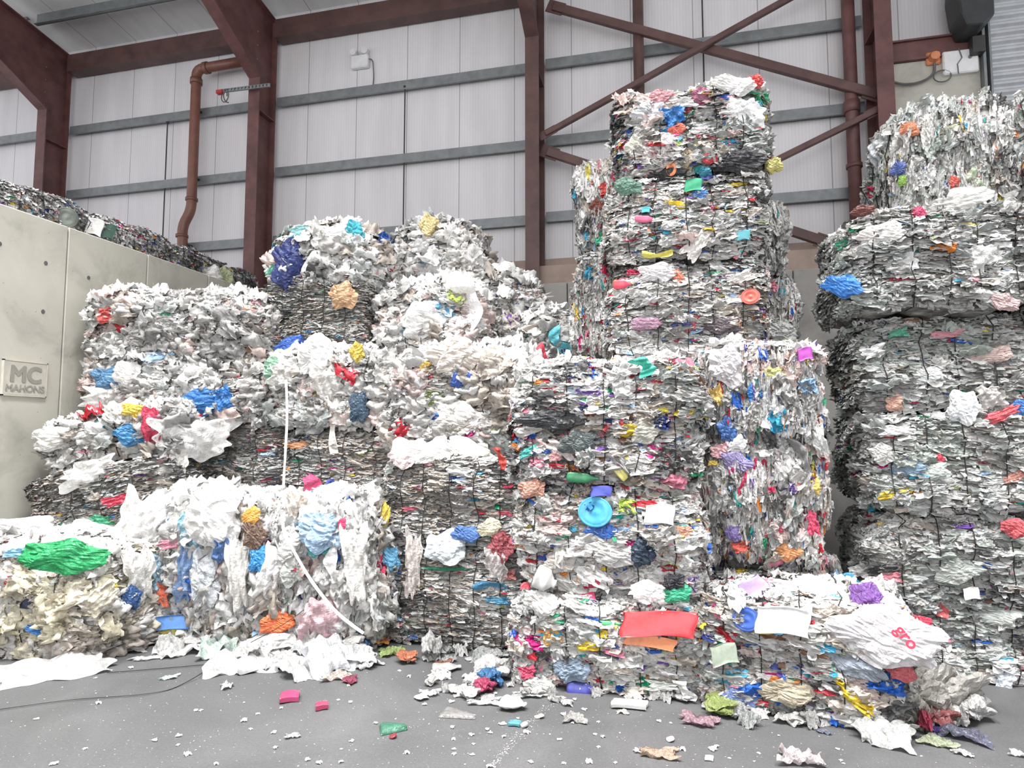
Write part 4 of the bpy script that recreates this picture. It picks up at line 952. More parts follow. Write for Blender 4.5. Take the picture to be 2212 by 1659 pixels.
# the right stack
piece(2062, 398, 26, 26, (.78, .12, .08), 'bag', 'red crumpled scrap', 0)
piece(2042, 405, 16, 20, (.03, .05, .50), 'sheet', 'deep blue scrap', -.4)
piece(2088, 398, 50, 44, (.60, .72, .52), 'sheet', 'pale green sheet', .4)
piece(1962, 283, 30, 24, (.72, .26, .12), 'bag', 'orange bag at the shoulder', -.4)
piece(1950, 392, 20, 18, (.30, .55, .08), 'bag', 'lime scrap', 0)
piece(1946, 365, 24, 24, (.10, .16, .45), 'bag', 'slate blue scrap', 0)
piece(2050, 280, 40, 14, (.82, .80, .55), 'sheet', 'white and yellow printed wrapper', .1)
piece(1920, 330, 60, 70, (.56, .60, .62), 'cape', 'milky film hanging at the left shoulder of the topmost right bale', .3, L_, back=7.3)
piece(2080, 495, 50, 22, (.80, .68, .20), 'sheet', 'yellow and orange wrapper', 0)
piece(1980, 462, 24, 20, (.72, .06, .18), 'bag', 'pink-red scrap', 0)
piece(2105, 560, 70, 60, (.62, .64, .62), 'sheet', 'smooth pale sheet', .6, depth=.04)
piece(1825, 527, 26, 18, (.03, .32, .18), 'sheet', 'green leaf-shaped scrap', .3)
piece(2165, 655, 46, 26, (.66, .48, .48), 'bag', 'pinkish bag at a bale edge of the right stack', -.5, L_)
piece(1985, 682, 46, 18, (.74, .34, .14), 'sheet', 'orange printed wrapper between the bales of the right stack', .2, L_)
piece(1957, 895, 26, 62, 'white', 'strip', 'white torn bag hanging between the bales of the right stack', .5, L_, depth=.07)
piece(2075, 880, 50, 56, (.78, .80, .82), 'bag', 'white bag hanging out between the bales of the right stack', -.2, L_)
piece(2165, 895, 60, 22, (.74, .10, .12), 'sheet', 'red and white wrapper on the third bale of the right stack', .5, L_)
piece(2200, 880, 30, 24, (.05, .22, .62), 'bag', 'blue bag at the right edge on the third bale', .2, L_)
piece(2135, 860, 50, 50, (.66, .64, .62), 'cape', 'ragged pale film over the dark gap in the right stack', .2, L_)
piece(2165, 1462, 34, 50, (.72, .78, .84), 'sheet', 'pale blue-white sheet at the foot of the right stack', -.1, L_, depth=.05, back=6.55)
piece(1935, 930, 60, 20, 'white', 'sheet', 'white crumpled layer on the third bale of the right stack', 0, L_)
piece(2095, 1280, 26, 22, 'offw', 'tray', 'white cup base', .2, depth=.03)
piece(2190, 1140, 44, 30, (.66, .10, .12), 'bag', 'red and white torn bag on the second bale of the right stack', -.3, L_)
piece(1920, 1245, 40, 18, (.72, .22, .28), 'sheet', 'pink wrapper beside the low front bale', .1, L_)
# more pieces pressed into or hanging off single bales
piece(205, 1290, 66, 50, (.66, .62, .50), 'sheet', 'cream torn sheet', .5, out=.09)
piece(88, 1357, 36, 16, (.03, .20, .55), 'sheet', 'small blue scrap', -.4, out=.1)
piece(72, 1297, 32, 20, (.06, .07, .14), 'bag', 'dark slate scrap', .2)
piece(232, 1264, 20, 10, (.80, .74, .05), 'sheet', 'small yellow scrap', 0, out=.1)
piece(15, 1252, 30, 16, (.66, .10, .10), 'sheet', 'pink-red scrap at the left end', 0, out=.1)
piece(8, 1320, 50, 120, 'offw', 'cape', 'crumpled white film hanging over the left end of the beige bale', .1, L_)
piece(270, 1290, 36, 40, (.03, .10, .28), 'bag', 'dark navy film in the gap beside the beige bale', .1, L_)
piece(395, 1170, 66, 22, (.66, .22, .32), 'sheet', 'flattened pink film on the blue-draped bale', .15, L_)
piece(640, 1095, 40, 60, (.60, .55, .50), 'cape', 'taupe film flap at the top of the right slumped bale', .2, L_)
piece(748, 1130, 14, 20, (.70, .03, .16), 'bag', 'tiny crimson scrap at the edge of the pale blue bag', 0, L_)
piece(700, 1180, 44, 30, (.05, .50, .45), 'sheet', 'teal and white film below the pale blue bag', .5, L_)
piece(735, 1215, 22, 70, (.74, .74, .74), 'strip', 'white tapered strip below the teal film', .1, L_, depth=.04)
piece(640, 1225, 40, 50, (.52, .55, .52), 'bag', 'clear puckered bag left of the white tapered strip', .1, L_)
piece(500, 1180, 50, 60, (.10, .22, .52), 'cape', 'royal blue translucent film under the large rounded white bag', 0, L_)
piece(385, 1075, 30, 34, (.30, .28, .62), 'bag', 'lavender crumpled film on the ridge of the slumped bales', .1, L_)
piece(500, 1088, 34, 20, (.05, .42, .32), 'sheet', 'emerald scrap on the ridge of the slumped bales', .1, L_)
piece(560, 1150, 36, 50, (.18, .12, .09), 'bag', 'brown film knot below the small orange bag', 0, L_)
piece(1045, 1078, 60, 9, (.04, .25, .42), 'sheet', 'blue film layer', 0, out=.04)
piece(1055, 1066, 50, 7, (.50, .04, .10), 'sheet', 'red film layer', 0, out=.04)
piece(1085, 1108, 40, 8, (.58, .05, .10), 'sheet', 'crimson film layer near the right end', 0, out=.04)
piece(890, 1098, 40, 7, (.50, .06, .12), 'sheet', 'dull red film layer at the left', .1, out=.04)
piece(970, 1228, 110, 8, (.02, .25, .14), 'sheet', 'green film layer', 0, out=.04)
piece(1100, 1240, 36, 20, (.50, .15, .14), 'sheet', 'brick red film near the right end', 0, out=.04)
piece(1082, 990, 13, 44, (.74, .07, .05), 'strip', 'upright red film piece at the corner of the layered pair', .05, L_, depth=.04)
piece(1145, 975, 44, 18, (.05, .48, .42), 'sheet', 'aqua scrap at the left end', .4)
piece(1215, 968, 62, 34, (.55, .50, .49), 'sheet', 'grey film with dark dots', -.3, depth=.03)
piece(1200, 985, 26, 26, (.62, .30, .30), 'sheet', 'striped pinkish film', -.6, depth=.02)
piece(1150, 1055, 50, 30, (.60, .30, .22), 'bag', 'salmon film bundle', .3)
piece(1375, 1000, 70, 34, (.62, .62, .61), 'bag', 'clear bottle bundle', -.2)
piece(1250, 955, 60, 40, (.10, .12, .12), 'bag', 'dark lump coloured as a shaded hollow', .2)  # dark tone paints the shade in a gap of the bale
piece(1390, 930, 50, 40, (.50, .50, .44), 'bag', 'olive clear bottle', .3)
piece(1165, 1120, 40, 24, 'offw', 'sheet', 'off-white torn scrap at the left end', .5)
piece(1330, 1195, 90, 40, (.52, .52, .51), 'bag', 'clear fanned film at the lower middle', -.1)
piece(1210, 1215, 66, 34, (.50, .47, .44), 'bag', 'clear round tub base', .1)
piece(1390, 1190, 50, 50, (.03, .05, .08), 'bag', 'black lump coloured as a shaded hollow at the lower right', 0)  # shade of a deep gap put into the bag's colour
piece(1470, 1150, 44, 24, (.60, .28, .16), 'bag', 'rust film', .1)
piece(1460, 1160, 30, 14, (.82, .70, .06), 'sheet', 'yellow printed scrap', 0, out=.09)
piece(1340, 1000, 60, 20, (.10, .12, .32), 'sheet', 'navy flattened film', .05)
piece(1170, 1300, 66, 40, (.68, .67, .66), 'bag', 'crushed clear bottle at the upper left', -.5)
piece(1235, 1440, 60, 44, (.24, .32, .42), 'bag', 'blue-grey film fan', .4)
piece(1140, 1450, 34, 24, (.58, .04, .12), 'sheet', 'crimson scrap at the lower left', .2)
piece(1165, 1480, 50, 30, (.66, .68, .64), 'bag', 'pale green clear bottle at the bottom left', -.2)
piece(1310, 1345, 60, 12, (.04, .38, .12), 'bottle', 'green layer left of the red tray', 0, depth=.04)
piece(1430, 1480, 60, 18, (.50, .52, .50), 'sheet', 'clear flattened tub at the bottom', 0)
piece(1480, 1490, 22, 34, (.72, .72, .70), 'strip', 'white film tail hanging at the lower right corner', 0, depth=.03)
piece(1570, 930, 30, 40, (.05, .16, .45), 'bag', 'cobalt scrap', .2)
piece(1550, 855, 24, 40, (.72, .50, .12), 'sheet', 'amber film', .4)
piece(1600, 905, 34, 40, (.60, .60, .58), 'cape', 'hanging clear film', 0)
piece(1555, 975, 36, 30, (.80, .45, .48), 'sheet', 'pale pink scrap', .2)
piece(1590, 955, 40, 24, 'white', 'bag', 'white round scrap', .1)
piece(1770, 950, 26, 60, (.60, .62, .60), 'cape', 'clear film flap at the right edge', .2)
piece(1590, 1000, 50, 34, (.30, .25, .50), 'bag', 'lavender-blue film', -.5)
piece(1600, 1020, 24, 22, (.80, .38, .08), 'bag', 'orange scrap', 0)
piece(1680, 1135, 30, 24, (.60, .04, .12), 'bag', 'crimson round scrap', 0)
piece(1755, 1130, 22, 50, (.62, .04, .12), 'sheet', 'crimson upright scrap at the lower right', .1)
piece(1600, 1180, 34, 22, (.70, .10, .06), 'sheet', 'red scrap near the bottom', .3)
piece(1700, 1190, 40, 30, (.70, .30, .10), 'bag', 'orange-brown scrap at the bottom', 0)
piece(1583, 1150, 26, 26, (.22, .16, .42), 'bag', 'violet tub', 0)
piece(1445, 1300, 1, 1, 'grey', 'bag', 'x', 0) if False else None
piece(1430, 215, 44, 26, (.66, .30, .34), 'bag', 'pink-red film at the top', 0)
piece(1515, 210, 30, 26, (.42, .12, .22), 'bag', 'wine-red pack', 0)
piece(1470, 225, 60, 20, 'white', 'sheet', 'white folded film near the top', 0)
piece(1400, 250, 56, 40, (.66, .68, .72), 'bag', 'clear bluish bag', 0)
piece(1425, 330, 60, 54, (.62, .57, .57), 'bag', 'large clear round bag', -.2)
piece(1375, 320, 36, 36, (.66, .66, .58), 'bag', 'pale cream bag', .3)
piece(1470, 315, 36, 20, (.10, .11, .12), 'sheet', 'dark triangular film', 0)
piece(1462, 283, 30, 18, (.74, .14, .08), 'bag', 'red-orange scrap', 0)
piece(1355, 405, 44, 26, (.14, .26, .20), 'bag', 'dark green crushed bottle', -.2)
piece(1430, 460, 50, 30, (.40, .40, .43), 'sheet', 'grey square of film', .5)
piece(1395, 475, 44, 14, (.60, .10, .22), 'bottle', 'crushed bottle with pink band', -.1)
piece(1470, 480, 30, 14, (.70, .05, .10), 'bag', 'red crushed scrap', .1)
piece(1395, 455, 16, 10, (.04, .48, .56), 'tray', 'turquoise cap', 0, depth=.03)
piece(1540, 500, 50, 26, (.60, .60, .60), 'sheet', 'clear folded sheet', .3)
piece(1605, 510, 24, 18, (.05, .32, .38), 'tray', 'teal tub', 0, depth=.04)
piece(1505, 530, 70, 36, (.70, .67, .64), 'sheet', 'off-white triangular sheet', .8)
piece(1395, 700, 60, 22, (.40, .22, .32), 'bag', 'plum film', 0)
piece(1490, 700, 46, 30, (.62, .12, .16), 'sheet', 'red torn film', .4)
piece(1560, 705, 60, 26, (.10, .08, .09), 'bag', 'dark lump coloured as a shaded hollow at the bottom', 0)  # dark colour paints shade between the pressed pieces
piece(1420, 590, 60, 30, (.70, .68, .70), 'bag', 'pale clear bag at the top', 0)
piece(1465, 600, 22, 34, (.72, .22, .12), 'sheet', 'coral torn film', .3)
piece(1690, 720, 40, 40, (.55, .57, .56), 'bag', 'clear film bag behind the tower at its right foot', 0, L_, back=7.6)
piece(1905, 980, 34, 34, (.60, .60, .58), 'bag', 'round clear tub', 0)
piece(1960, 1010, 50, 26, (.22, .34, .46), 'bag', 'dull blue film', 0)
piece(2025, 990, 18, 14, (.66, .04, .08), 'bag', 'small red scrap', 0)
piece(2010, 1020, 60, 30, (.48, .53, .50), 'bag', 'clear green-grey film', .2)
piece(2190, 1030, 40, 20, (.60, .26, .20), 'sheet', 'brick red film at the right', .4)
piece(1940, 720, 36, 16, (.10, .42, .28), 'sheet', 'green flattened film', .1)
piece(2040, 722, 60, 16, (.70, .30, .34), 'sheet', 'pink-red flattened film', 0)
piece(1885, 760, 44, 26, (.74, .74, .74), 'sheet', 'white angular scrap', .3)
piece(2000, 810, 46, 24, (.60, .62, .62), 'bag', 'clear rounded film', 0)
piece(2130, 770, 80, 30, (.62, .46, .42), 'bag', 'pinkish stretched film', .1)
piece(1930, 870, 30, 30, (.70, .40, .30), 'bag', 'reddish film at the lower left', .3)
piece(1950, 560, 50, 50, (.70, .71, .71), 'sheet', 'small pale label rectangle', .1, depth=.02)
piece(2060, 440, 90, 40, (.68, .68, .66), 'bag', 'pale film bundle on top of the overhanging bale', .1, L_)
piece(1900, 510, 80, 40, (.70, .68, .66), 'bag', 'white film bundle at the upper left', .1)
piece(1863, 455, 36, 18, (.20, .06, .05), 'bag', 'dark red-brown film at the upper left corner of the overhanging bale', 0)
piece(2140, 1330, 90, 40, (.44, .47, .45), 'bag', 'clear film lump at the bottom', 0)
piece(2060, 1230, 70, 40, (.46, .49, .46), 'bag', 'grey clear film lump', .2)
# crushed-can row
piece(200, 490, 28, 32, 'white', 'tray', 'white square tin', -.1, depth=.04, name='tin')
piece(230, 500, 22, 28, (.05, .12, .09), 'tray', 'dark green tin', -.1, depth=.04, name='tin')
piece(140, 470, 40, 40, (.14, .16, .14), 'disc', 'large round dark can end', 0, depth=.03, name='can_end')

# long white strap hanging down the heap and out over the floor
def curve_on(pts_px, r, label, name, cat, m, flatness=None, group=None, off=.12):
    pts = []
    for q_ in pts_px:
        if q_[1] > 1395 or len(q_) > 2: pts.append(onZ(q_[0], q_[1], q_[2] if len(q_) > 2 else .012))
        else:
            best, d = hit(q_[0], q_[1]); pts.append(CAM+d*best[0]-d.normalized()*off)
    # smooth
    out = []
    for i in range(len(pts)-1):
        p0, p1, p2, p3 = pts[max(i-1, 0)], pts[i], pts[i+1], pts[min(i+2, len(pts)-1)]
        for k in range(6):
            t = k/6; out.append(.5*((2*p1)+(p2-p0)*t+(2*p0-5*p1+4*p2-p3)*t*t+(3*p1-p0-3*p2+p3)*t**3))
    out.append(pts[-1]); base = out[-1].copy()
    if flatness:
        V = []; 
        for i, p_ in enumerate(out):
            t = (out[min(i+1, len(out)-1)]-out[max(i-1, 0)]).normalized(); n = (CAM-p_).normalized(); s_ = t.cross(n).normalized()
            a_ = .5*math.sin(i*.35); s2 = s_*math.cos(a_)+n*math.sin(a_)
            V += [tuple(p_+s2*flatness/2-base), tuple(p_+n*.004-base), tuple(p_-s2*flatness/2-base)]
        q = [[3*i+j, 3*i+j+1, 3*i+j+4, 3*i+j+3] for i in range(len(out)-1) for j in range(2)]
        me = np_mesh(name, V, q, np.tile(np.array(COL['white']), (len(V), 1)), None, True); o = link(name, me, M_HARD)
    else: o = MB().tube([tuple(p_-base) for p_ in out], r, 5).build(name, m)
    o.location = base; return tag(o, label, cat, group)
curve_on([(618, 820), (620, 900), (616, 985), (612, 1060), (612, 1140), (640, 1200), (680, 1265), (730, 1325), (785, 1368)], 0, 'long white strap hanging down the heap from the upper bales to the floor', 'strap', 'strap', None, .030, off=.34)
curve_on([(845, 1090), (800, 1160), (740, 1230), (690, 1290), (610, 1350, .35), (520, 1400, .12), (400, 1475), (320, 1498), (150, 1512), (0, 1532)], .0035, 'loose thin black wire sagging from the heap across the floor to the left edge', 'loose_wire', 'wire', M_WIRE)
curve_on([(720, 1255), (660, 1310), (590, 1370, .1), (500, 1428), (440, 1436), (300, 1448), (230, 1453)], .0035, 'loose thin black wire ending at the white sheet on the floor', 'loose_wire', 'wire', M_WIRE)

# ------------------------------------------------------------------ things on the floor
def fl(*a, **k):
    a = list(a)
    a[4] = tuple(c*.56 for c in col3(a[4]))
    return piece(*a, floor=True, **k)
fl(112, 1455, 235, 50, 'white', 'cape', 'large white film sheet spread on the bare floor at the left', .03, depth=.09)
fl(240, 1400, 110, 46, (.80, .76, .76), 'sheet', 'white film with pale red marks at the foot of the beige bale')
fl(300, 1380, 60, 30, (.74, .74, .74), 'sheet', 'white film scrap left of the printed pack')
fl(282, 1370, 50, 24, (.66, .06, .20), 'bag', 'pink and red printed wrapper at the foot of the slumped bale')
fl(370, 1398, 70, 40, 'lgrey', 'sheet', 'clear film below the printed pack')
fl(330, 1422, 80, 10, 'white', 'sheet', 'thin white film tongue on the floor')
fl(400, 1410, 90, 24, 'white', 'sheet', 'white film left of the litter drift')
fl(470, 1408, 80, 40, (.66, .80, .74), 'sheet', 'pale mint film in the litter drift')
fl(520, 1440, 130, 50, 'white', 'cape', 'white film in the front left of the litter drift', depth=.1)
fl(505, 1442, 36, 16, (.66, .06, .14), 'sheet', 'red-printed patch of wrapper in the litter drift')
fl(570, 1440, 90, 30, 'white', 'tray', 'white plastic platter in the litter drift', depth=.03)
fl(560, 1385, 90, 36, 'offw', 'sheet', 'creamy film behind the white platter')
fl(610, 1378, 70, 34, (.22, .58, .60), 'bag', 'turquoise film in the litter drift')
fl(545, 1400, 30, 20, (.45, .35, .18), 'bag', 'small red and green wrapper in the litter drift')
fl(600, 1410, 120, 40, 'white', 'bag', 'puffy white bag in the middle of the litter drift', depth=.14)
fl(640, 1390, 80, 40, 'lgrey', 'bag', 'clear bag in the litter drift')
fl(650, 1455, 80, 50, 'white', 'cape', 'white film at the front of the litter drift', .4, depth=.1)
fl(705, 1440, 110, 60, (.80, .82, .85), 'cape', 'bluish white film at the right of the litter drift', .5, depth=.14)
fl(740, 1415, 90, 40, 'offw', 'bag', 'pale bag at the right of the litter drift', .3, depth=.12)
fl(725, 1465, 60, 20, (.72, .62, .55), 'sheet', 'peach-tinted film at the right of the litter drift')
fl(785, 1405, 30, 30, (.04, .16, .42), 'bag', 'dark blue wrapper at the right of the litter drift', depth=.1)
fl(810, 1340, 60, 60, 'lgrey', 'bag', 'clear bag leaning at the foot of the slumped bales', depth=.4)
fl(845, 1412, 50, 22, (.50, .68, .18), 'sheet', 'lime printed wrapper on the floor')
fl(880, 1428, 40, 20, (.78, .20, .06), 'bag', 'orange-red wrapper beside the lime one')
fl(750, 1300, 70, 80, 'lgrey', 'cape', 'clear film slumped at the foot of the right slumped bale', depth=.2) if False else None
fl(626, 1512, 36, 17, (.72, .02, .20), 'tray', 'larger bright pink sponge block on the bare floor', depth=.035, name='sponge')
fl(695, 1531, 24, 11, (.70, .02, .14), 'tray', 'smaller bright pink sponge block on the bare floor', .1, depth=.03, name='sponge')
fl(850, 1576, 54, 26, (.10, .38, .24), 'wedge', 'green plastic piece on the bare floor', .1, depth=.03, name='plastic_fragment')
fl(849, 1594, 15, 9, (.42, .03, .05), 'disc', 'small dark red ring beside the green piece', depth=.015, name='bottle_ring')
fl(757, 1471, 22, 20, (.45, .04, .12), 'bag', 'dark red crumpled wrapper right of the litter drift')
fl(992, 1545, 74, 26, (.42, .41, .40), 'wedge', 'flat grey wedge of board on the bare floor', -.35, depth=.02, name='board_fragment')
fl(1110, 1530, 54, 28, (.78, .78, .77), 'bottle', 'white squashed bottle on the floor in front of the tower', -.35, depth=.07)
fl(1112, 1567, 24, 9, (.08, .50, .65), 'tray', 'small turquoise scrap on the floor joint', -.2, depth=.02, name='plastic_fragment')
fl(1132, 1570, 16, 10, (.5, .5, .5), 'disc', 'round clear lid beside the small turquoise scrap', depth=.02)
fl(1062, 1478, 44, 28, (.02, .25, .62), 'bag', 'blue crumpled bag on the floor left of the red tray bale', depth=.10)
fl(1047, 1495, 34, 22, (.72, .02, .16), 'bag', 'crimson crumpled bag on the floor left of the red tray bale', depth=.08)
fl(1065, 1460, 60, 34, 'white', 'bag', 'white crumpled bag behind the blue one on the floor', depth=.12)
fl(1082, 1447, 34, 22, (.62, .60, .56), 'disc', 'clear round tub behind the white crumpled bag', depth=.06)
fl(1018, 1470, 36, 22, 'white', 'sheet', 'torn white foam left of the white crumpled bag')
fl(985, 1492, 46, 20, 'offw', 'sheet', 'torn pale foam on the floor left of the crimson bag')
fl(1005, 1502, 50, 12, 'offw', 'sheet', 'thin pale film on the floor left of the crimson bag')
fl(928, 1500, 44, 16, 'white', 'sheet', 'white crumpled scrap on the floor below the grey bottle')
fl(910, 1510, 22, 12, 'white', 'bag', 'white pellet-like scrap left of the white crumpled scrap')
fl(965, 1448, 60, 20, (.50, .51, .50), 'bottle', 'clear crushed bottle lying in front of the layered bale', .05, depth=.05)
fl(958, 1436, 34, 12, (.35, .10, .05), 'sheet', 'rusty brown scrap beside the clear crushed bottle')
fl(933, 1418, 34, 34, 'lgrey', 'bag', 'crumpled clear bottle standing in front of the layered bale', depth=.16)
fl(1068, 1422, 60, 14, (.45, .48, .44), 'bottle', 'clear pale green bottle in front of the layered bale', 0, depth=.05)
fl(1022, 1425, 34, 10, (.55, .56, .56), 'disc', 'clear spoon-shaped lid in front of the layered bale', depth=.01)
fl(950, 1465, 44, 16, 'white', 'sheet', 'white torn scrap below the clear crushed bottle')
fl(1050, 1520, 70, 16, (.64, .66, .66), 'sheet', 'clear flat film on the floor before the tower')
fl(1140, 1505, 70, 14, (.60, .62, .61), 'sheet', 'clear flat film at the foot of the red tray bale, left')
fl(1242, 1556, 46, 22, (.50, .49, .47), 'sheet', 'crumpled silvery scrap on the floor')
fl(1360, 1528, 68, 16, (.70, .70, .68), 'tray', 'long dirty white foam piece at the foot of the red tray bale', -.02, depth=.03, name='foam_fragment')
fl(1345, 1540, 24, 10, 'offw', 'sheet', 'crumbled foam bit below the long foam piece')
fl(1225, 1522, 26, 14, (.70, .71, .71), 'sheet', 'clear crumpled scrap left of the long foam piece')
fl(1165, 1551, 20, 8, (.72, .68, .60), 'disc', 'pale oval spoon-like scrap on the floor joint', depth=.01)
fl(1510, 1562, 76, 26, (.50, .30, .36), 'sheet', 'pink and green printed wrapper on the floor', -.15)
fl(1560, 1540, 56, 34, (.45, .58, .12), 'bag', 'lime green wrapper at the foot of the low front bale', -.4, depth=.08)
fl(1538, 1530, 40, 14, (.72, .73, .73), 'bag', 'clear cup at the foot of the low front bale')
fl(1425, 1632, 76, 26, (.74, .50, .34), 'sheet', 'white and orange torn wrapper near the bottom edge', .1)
fl(1385, 1625, 30, 12, 'white', 'sheet', 'white pointed end of the torn wrapper')
fl(1728, 1645, 84, 34, (.80, .72, .73), 'sheet', 'white and pink crumpled wrapper at the bottom edge', .2, depth=.1)
fl(1912, 1600, 120, 46, (.76, .78, .77), 'cape', 'clear white bag lying flat on the floor at the right', .05, depth=.08)
fl(2027, 1608, 68, 22, (.52, .58, .38), 'sheet', 'pale green film on the floor at the right')
fl(2075, 1592, 100, 28, (.16, .17, .24), 'sheet', 'dark grey-violet film on the floor at the right', -.05)
fl(2020, 1580, 36, 16, (.10, .06, .30), 'bag', 'purple scrap beside the dark film')
fl(1895, 1572, 32, 24, (.14, .22, .50), 'bag', 'blue crumpled scrap below the low front bale')
fl(2060, 1535, 80, 60, (.72, .70, .66), 'bag', 'heap of pale film spilling right of the low front bale', -.5, depth=.22)
fl(2000, 1545, 90, 70, (.56, .54, .50), 'bag', 'brown-grey film spill at the right foot of the low front bale', -.4, depth=.26)
fl(2098, 1555, 50, 40, 'white', 'bag', 'white foam lumps at the end of the spill', -.2, depth=.12)
fl(1992, 1572, 22, 46, (.72, .03, .12), 'bag', 'red film in the spill', .2, depth=.12)
fl(1960, 1560, 60, 44, (.44, .42, .38), 'bag', 'dark taupe film bundle under the low front bale', depth=.2)
fl(2085, 1520, 50, 26, 'white', 'sheet', 'white crumpled film at the back of the spill')
fl(1720, 1545, 70, 18, (.48, .52, .52), 'bag', 'clear grey bundle under the low front bale edge', depth=.08)
fl(1780, 1583, 28, 10, (.20, .22, .30), 'sheet', 'small dark foil scrap on the floor')
fl(1448, 1600, 16, 12, 'offw', 'disc', 'small pale disc on the floor', depth=.01)
fl(1532, 1641, 16, 10, 'white', 'tray', 'small white tag near the bottom edge', depth=.01, name='plastic_fragment')
fl(632, 1592, 30, 12, (.62, .63, .63), 'sheet', 'pale film scrap on the open floor')
fl(490, 1485, 24, 16, (.70, .71, .71), 'sheet', 'clear film scrap below the litter drift')
fl(365, 1466, 36, 8, (.62, .76, .70), 'sheet', 'mint scrap between the white sheet and the litter drift')
fl(2200, 1632, 30, 14, 'white', 'sheet', 'white scrap at the bottom right corner')
fl(2080, 1630, 40, 12, (.62, .63, .62), 'sheet', 'grey-white twig-like scrap at the bottom right')

# drifts of loose film: overlapping pieces of one kind
gd = np.random.default_rng(5)
def drift(cx0, cx1, cy0, cy1, n, cols, label, group, w0=40, w1=110, kinds=('sheet', 'cape', 'bag'), name='film_scrap', dp=1.):
    for i in range(n):
        x_ = gd.uniform(cx0, cx1); y_ = gd.uniform(cy0, cy1); w_ = gd.uniform(w0, w1)
        fl(x_, y_, w_, w_*gd.uniform(.3, .55), cols[int(gd.integers(0, len(cols)))], kinds[int(gd.integers(0, len(kinds)))], label, gd.uniform(-.8, .8), depth=gd.uniform(.05, .14)*dp, name=name, cat='film scrap', group=group)
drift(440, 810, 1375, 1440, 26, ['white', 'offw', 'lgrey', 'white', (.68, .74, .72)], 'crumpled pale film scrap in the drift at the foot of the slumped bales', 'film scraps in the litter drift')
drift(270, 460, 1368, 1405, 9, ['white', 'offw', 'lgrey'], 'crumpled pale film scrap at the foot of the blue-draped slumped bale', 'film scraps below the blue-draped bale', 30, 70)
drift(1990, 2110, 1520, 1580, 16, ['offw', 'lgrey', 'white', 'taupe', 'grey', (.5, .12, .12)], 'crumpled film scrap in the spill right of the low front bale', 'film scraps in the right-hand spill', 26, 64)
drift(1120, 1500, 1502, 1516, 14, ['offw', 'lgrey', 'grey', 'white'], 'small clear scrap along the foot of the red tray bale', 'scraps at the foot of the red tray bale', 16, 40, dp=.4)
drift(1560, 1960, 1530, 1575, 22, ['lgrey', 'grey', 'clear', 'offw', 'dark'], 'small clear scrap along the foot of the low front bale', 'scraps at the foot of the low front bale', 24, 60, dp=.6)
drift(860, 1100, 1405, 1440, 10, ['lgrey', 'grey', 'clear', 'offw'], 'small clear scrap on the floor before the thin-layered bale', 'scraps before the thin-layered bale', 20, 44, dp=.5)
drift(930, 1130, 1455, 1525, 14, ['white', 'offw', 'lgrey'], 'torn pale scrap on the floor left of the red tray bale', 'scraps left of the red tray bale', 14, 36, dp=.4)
# small white scraps, individually placed
gs = np.random.default_rng(77)
protos = []
for i in range(120):
    px_, py_ = gs.uniform(20, 2200), 1659-abs(gs.normal(0, 1))*110
    if i < 70: px_, py_ = gs.normal(980, 330), gs.uniform(1430, 1650)
    if py_ < 1440: py_ = 1650
    P = onZ(px_, py_)
    if P.y > 5.2 and -.3 < P.x: continue
    s_ = gs.uniform(.014, .035)
    if len(protos) < 5:
        V, q = piece_mesh('sheet', s_*1.3, s_, s_*.5, gs); V = np.array(V); V[:, 2] -= V[:, 2].min()
        o = link('plastic_scrap', np_mesh('scrap', V, q, np.tile(np.array(COL[('white', 'offw', 'lgrey', 'white', 'offw')[len(protos)]]), (len(V), 1)), None, True), M_BAG); protos.append(o)
    else:
        o = protos[int(gs.integers(0, 5))].copy(); sc.collection.objects.link(o)
    o.location = (P.x, P.y, .002); o.rotation_euler = (0, 0, gs.uniform(0, 6.28)); o.scale = (gs.uniform(.7, 1.4),)*3
    tag(o, 'tiny torn white scrap lying loose on the bare floor', 'scrap', 'tiny white scraps on the floor')
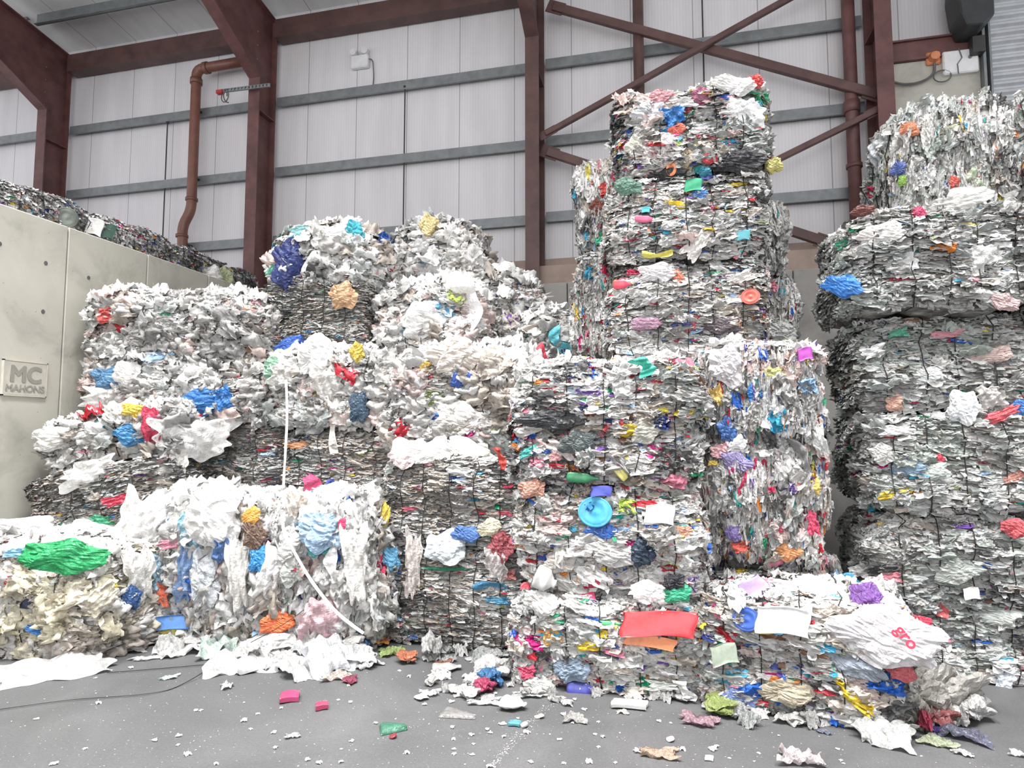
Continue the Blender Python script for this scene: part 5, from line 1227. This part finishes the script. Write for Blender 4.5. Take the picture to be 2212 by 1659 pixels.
# dust and crumbs, too many to count
k = 1700; px_ = gs.uniform(-50, 2260, k); py_ = 1700-gs.random(k)**.8*250; jl = gs.random(k) < .22
t = gs.random(k); px_ = np.where(jl, 1045+t*145+gs.normal(0, 7, k), px_); py_ = np.where(jl, 1675-t*160+gs.normal(0, 4, k), py_)
C = np.array([tuple(onZ(a_, b_)) for a_, b_ in zip(px_, py_)]); ok = ~((C[:, 1] > 5.4) & (C[:, 0] > -1.4))
C = C[ok]; n = len(C); C[:, 2] = .003; an = gs.uniform(0, 6.28, n); U = np.stack([np.cos(an), np.sin(an), 0*an], 1); W = np.stack([-np.sin(an), np.cos(an), 0*an], 1); N = np.tile([0, 0, 1.], (n, 1))
su = gs.gamma(2, .0017, n)+.0015
V, q, cc, sm = scatter(T_S, C, U, W, N, su*1.5, su, su, np.tile(COL['offw'], (n, 1))*gs.uniform(.6, 1.1, (n, 1)), False)
V[:, 2] = np.maximum(V[:, 2], .001)
tag(link('litter', np_mesh('litter', V, q, cc), M_BAG), 'fine white crumbs and dust scattered over the floor', 'litter', kind='stuff')
# lettering on the big carrier bag and the printed bag
def print_on(o, body, dx, dy, dz, size, mt, rot=0):
    return None
M_RED = flat('red_print', (.55, .02, .06), .4); M_INK = flat('grey_print', (.08, .08, .09), .4)
def lettering(body, px, py, size_px, rot, mt, out, label):
    """printed letters lying on the piece under the given point, facing the viewer side of it"""
    best, d = hit(px, py); P = CAM+d*best[0]; n = best[2]; n = (n*.6-d.normalized()).normalized()
    sc_ = (P-CAM).dot(cam_fwd)/F; P = P+n*out
    xv = Vector((0, 0, 1)).cross(n).normalized(); yv = n.cross(xv); q = Matrix((xv, yv, n)).transposed() @ Matrix.Rotation(rot, 3, 'Z')
    return P, q, sc_
def put_print(parent, body, px, py, size_px, rot, mt, out, fat=.003):
    P, q, sc_ = lettering(body, px, py, size_px, rot, mt, out, None)
    o = text(body, (0, 0, 0), size_px*sc_*1.3, mt, 'printed_letters', None, fat=fat, ext=.001)
    o.data.transform(q.to_4x4())
    o.rotation_euler = (0, 0, 0)
    o.location = P-parent.location; o.parent = parent
by = {o.get('label'): o for o in sc.objects if o.get('label')}
put_print(by['big silvery carrier bag with red lettering on the low front bale'], 'gro', 1945, 1376, 26, -.9, M_RED, .20)
put_print(by['white printed bag in the middle of the heap'], 'NUW', 918, 700, 16, 1.75, M_INK, .22, .002)
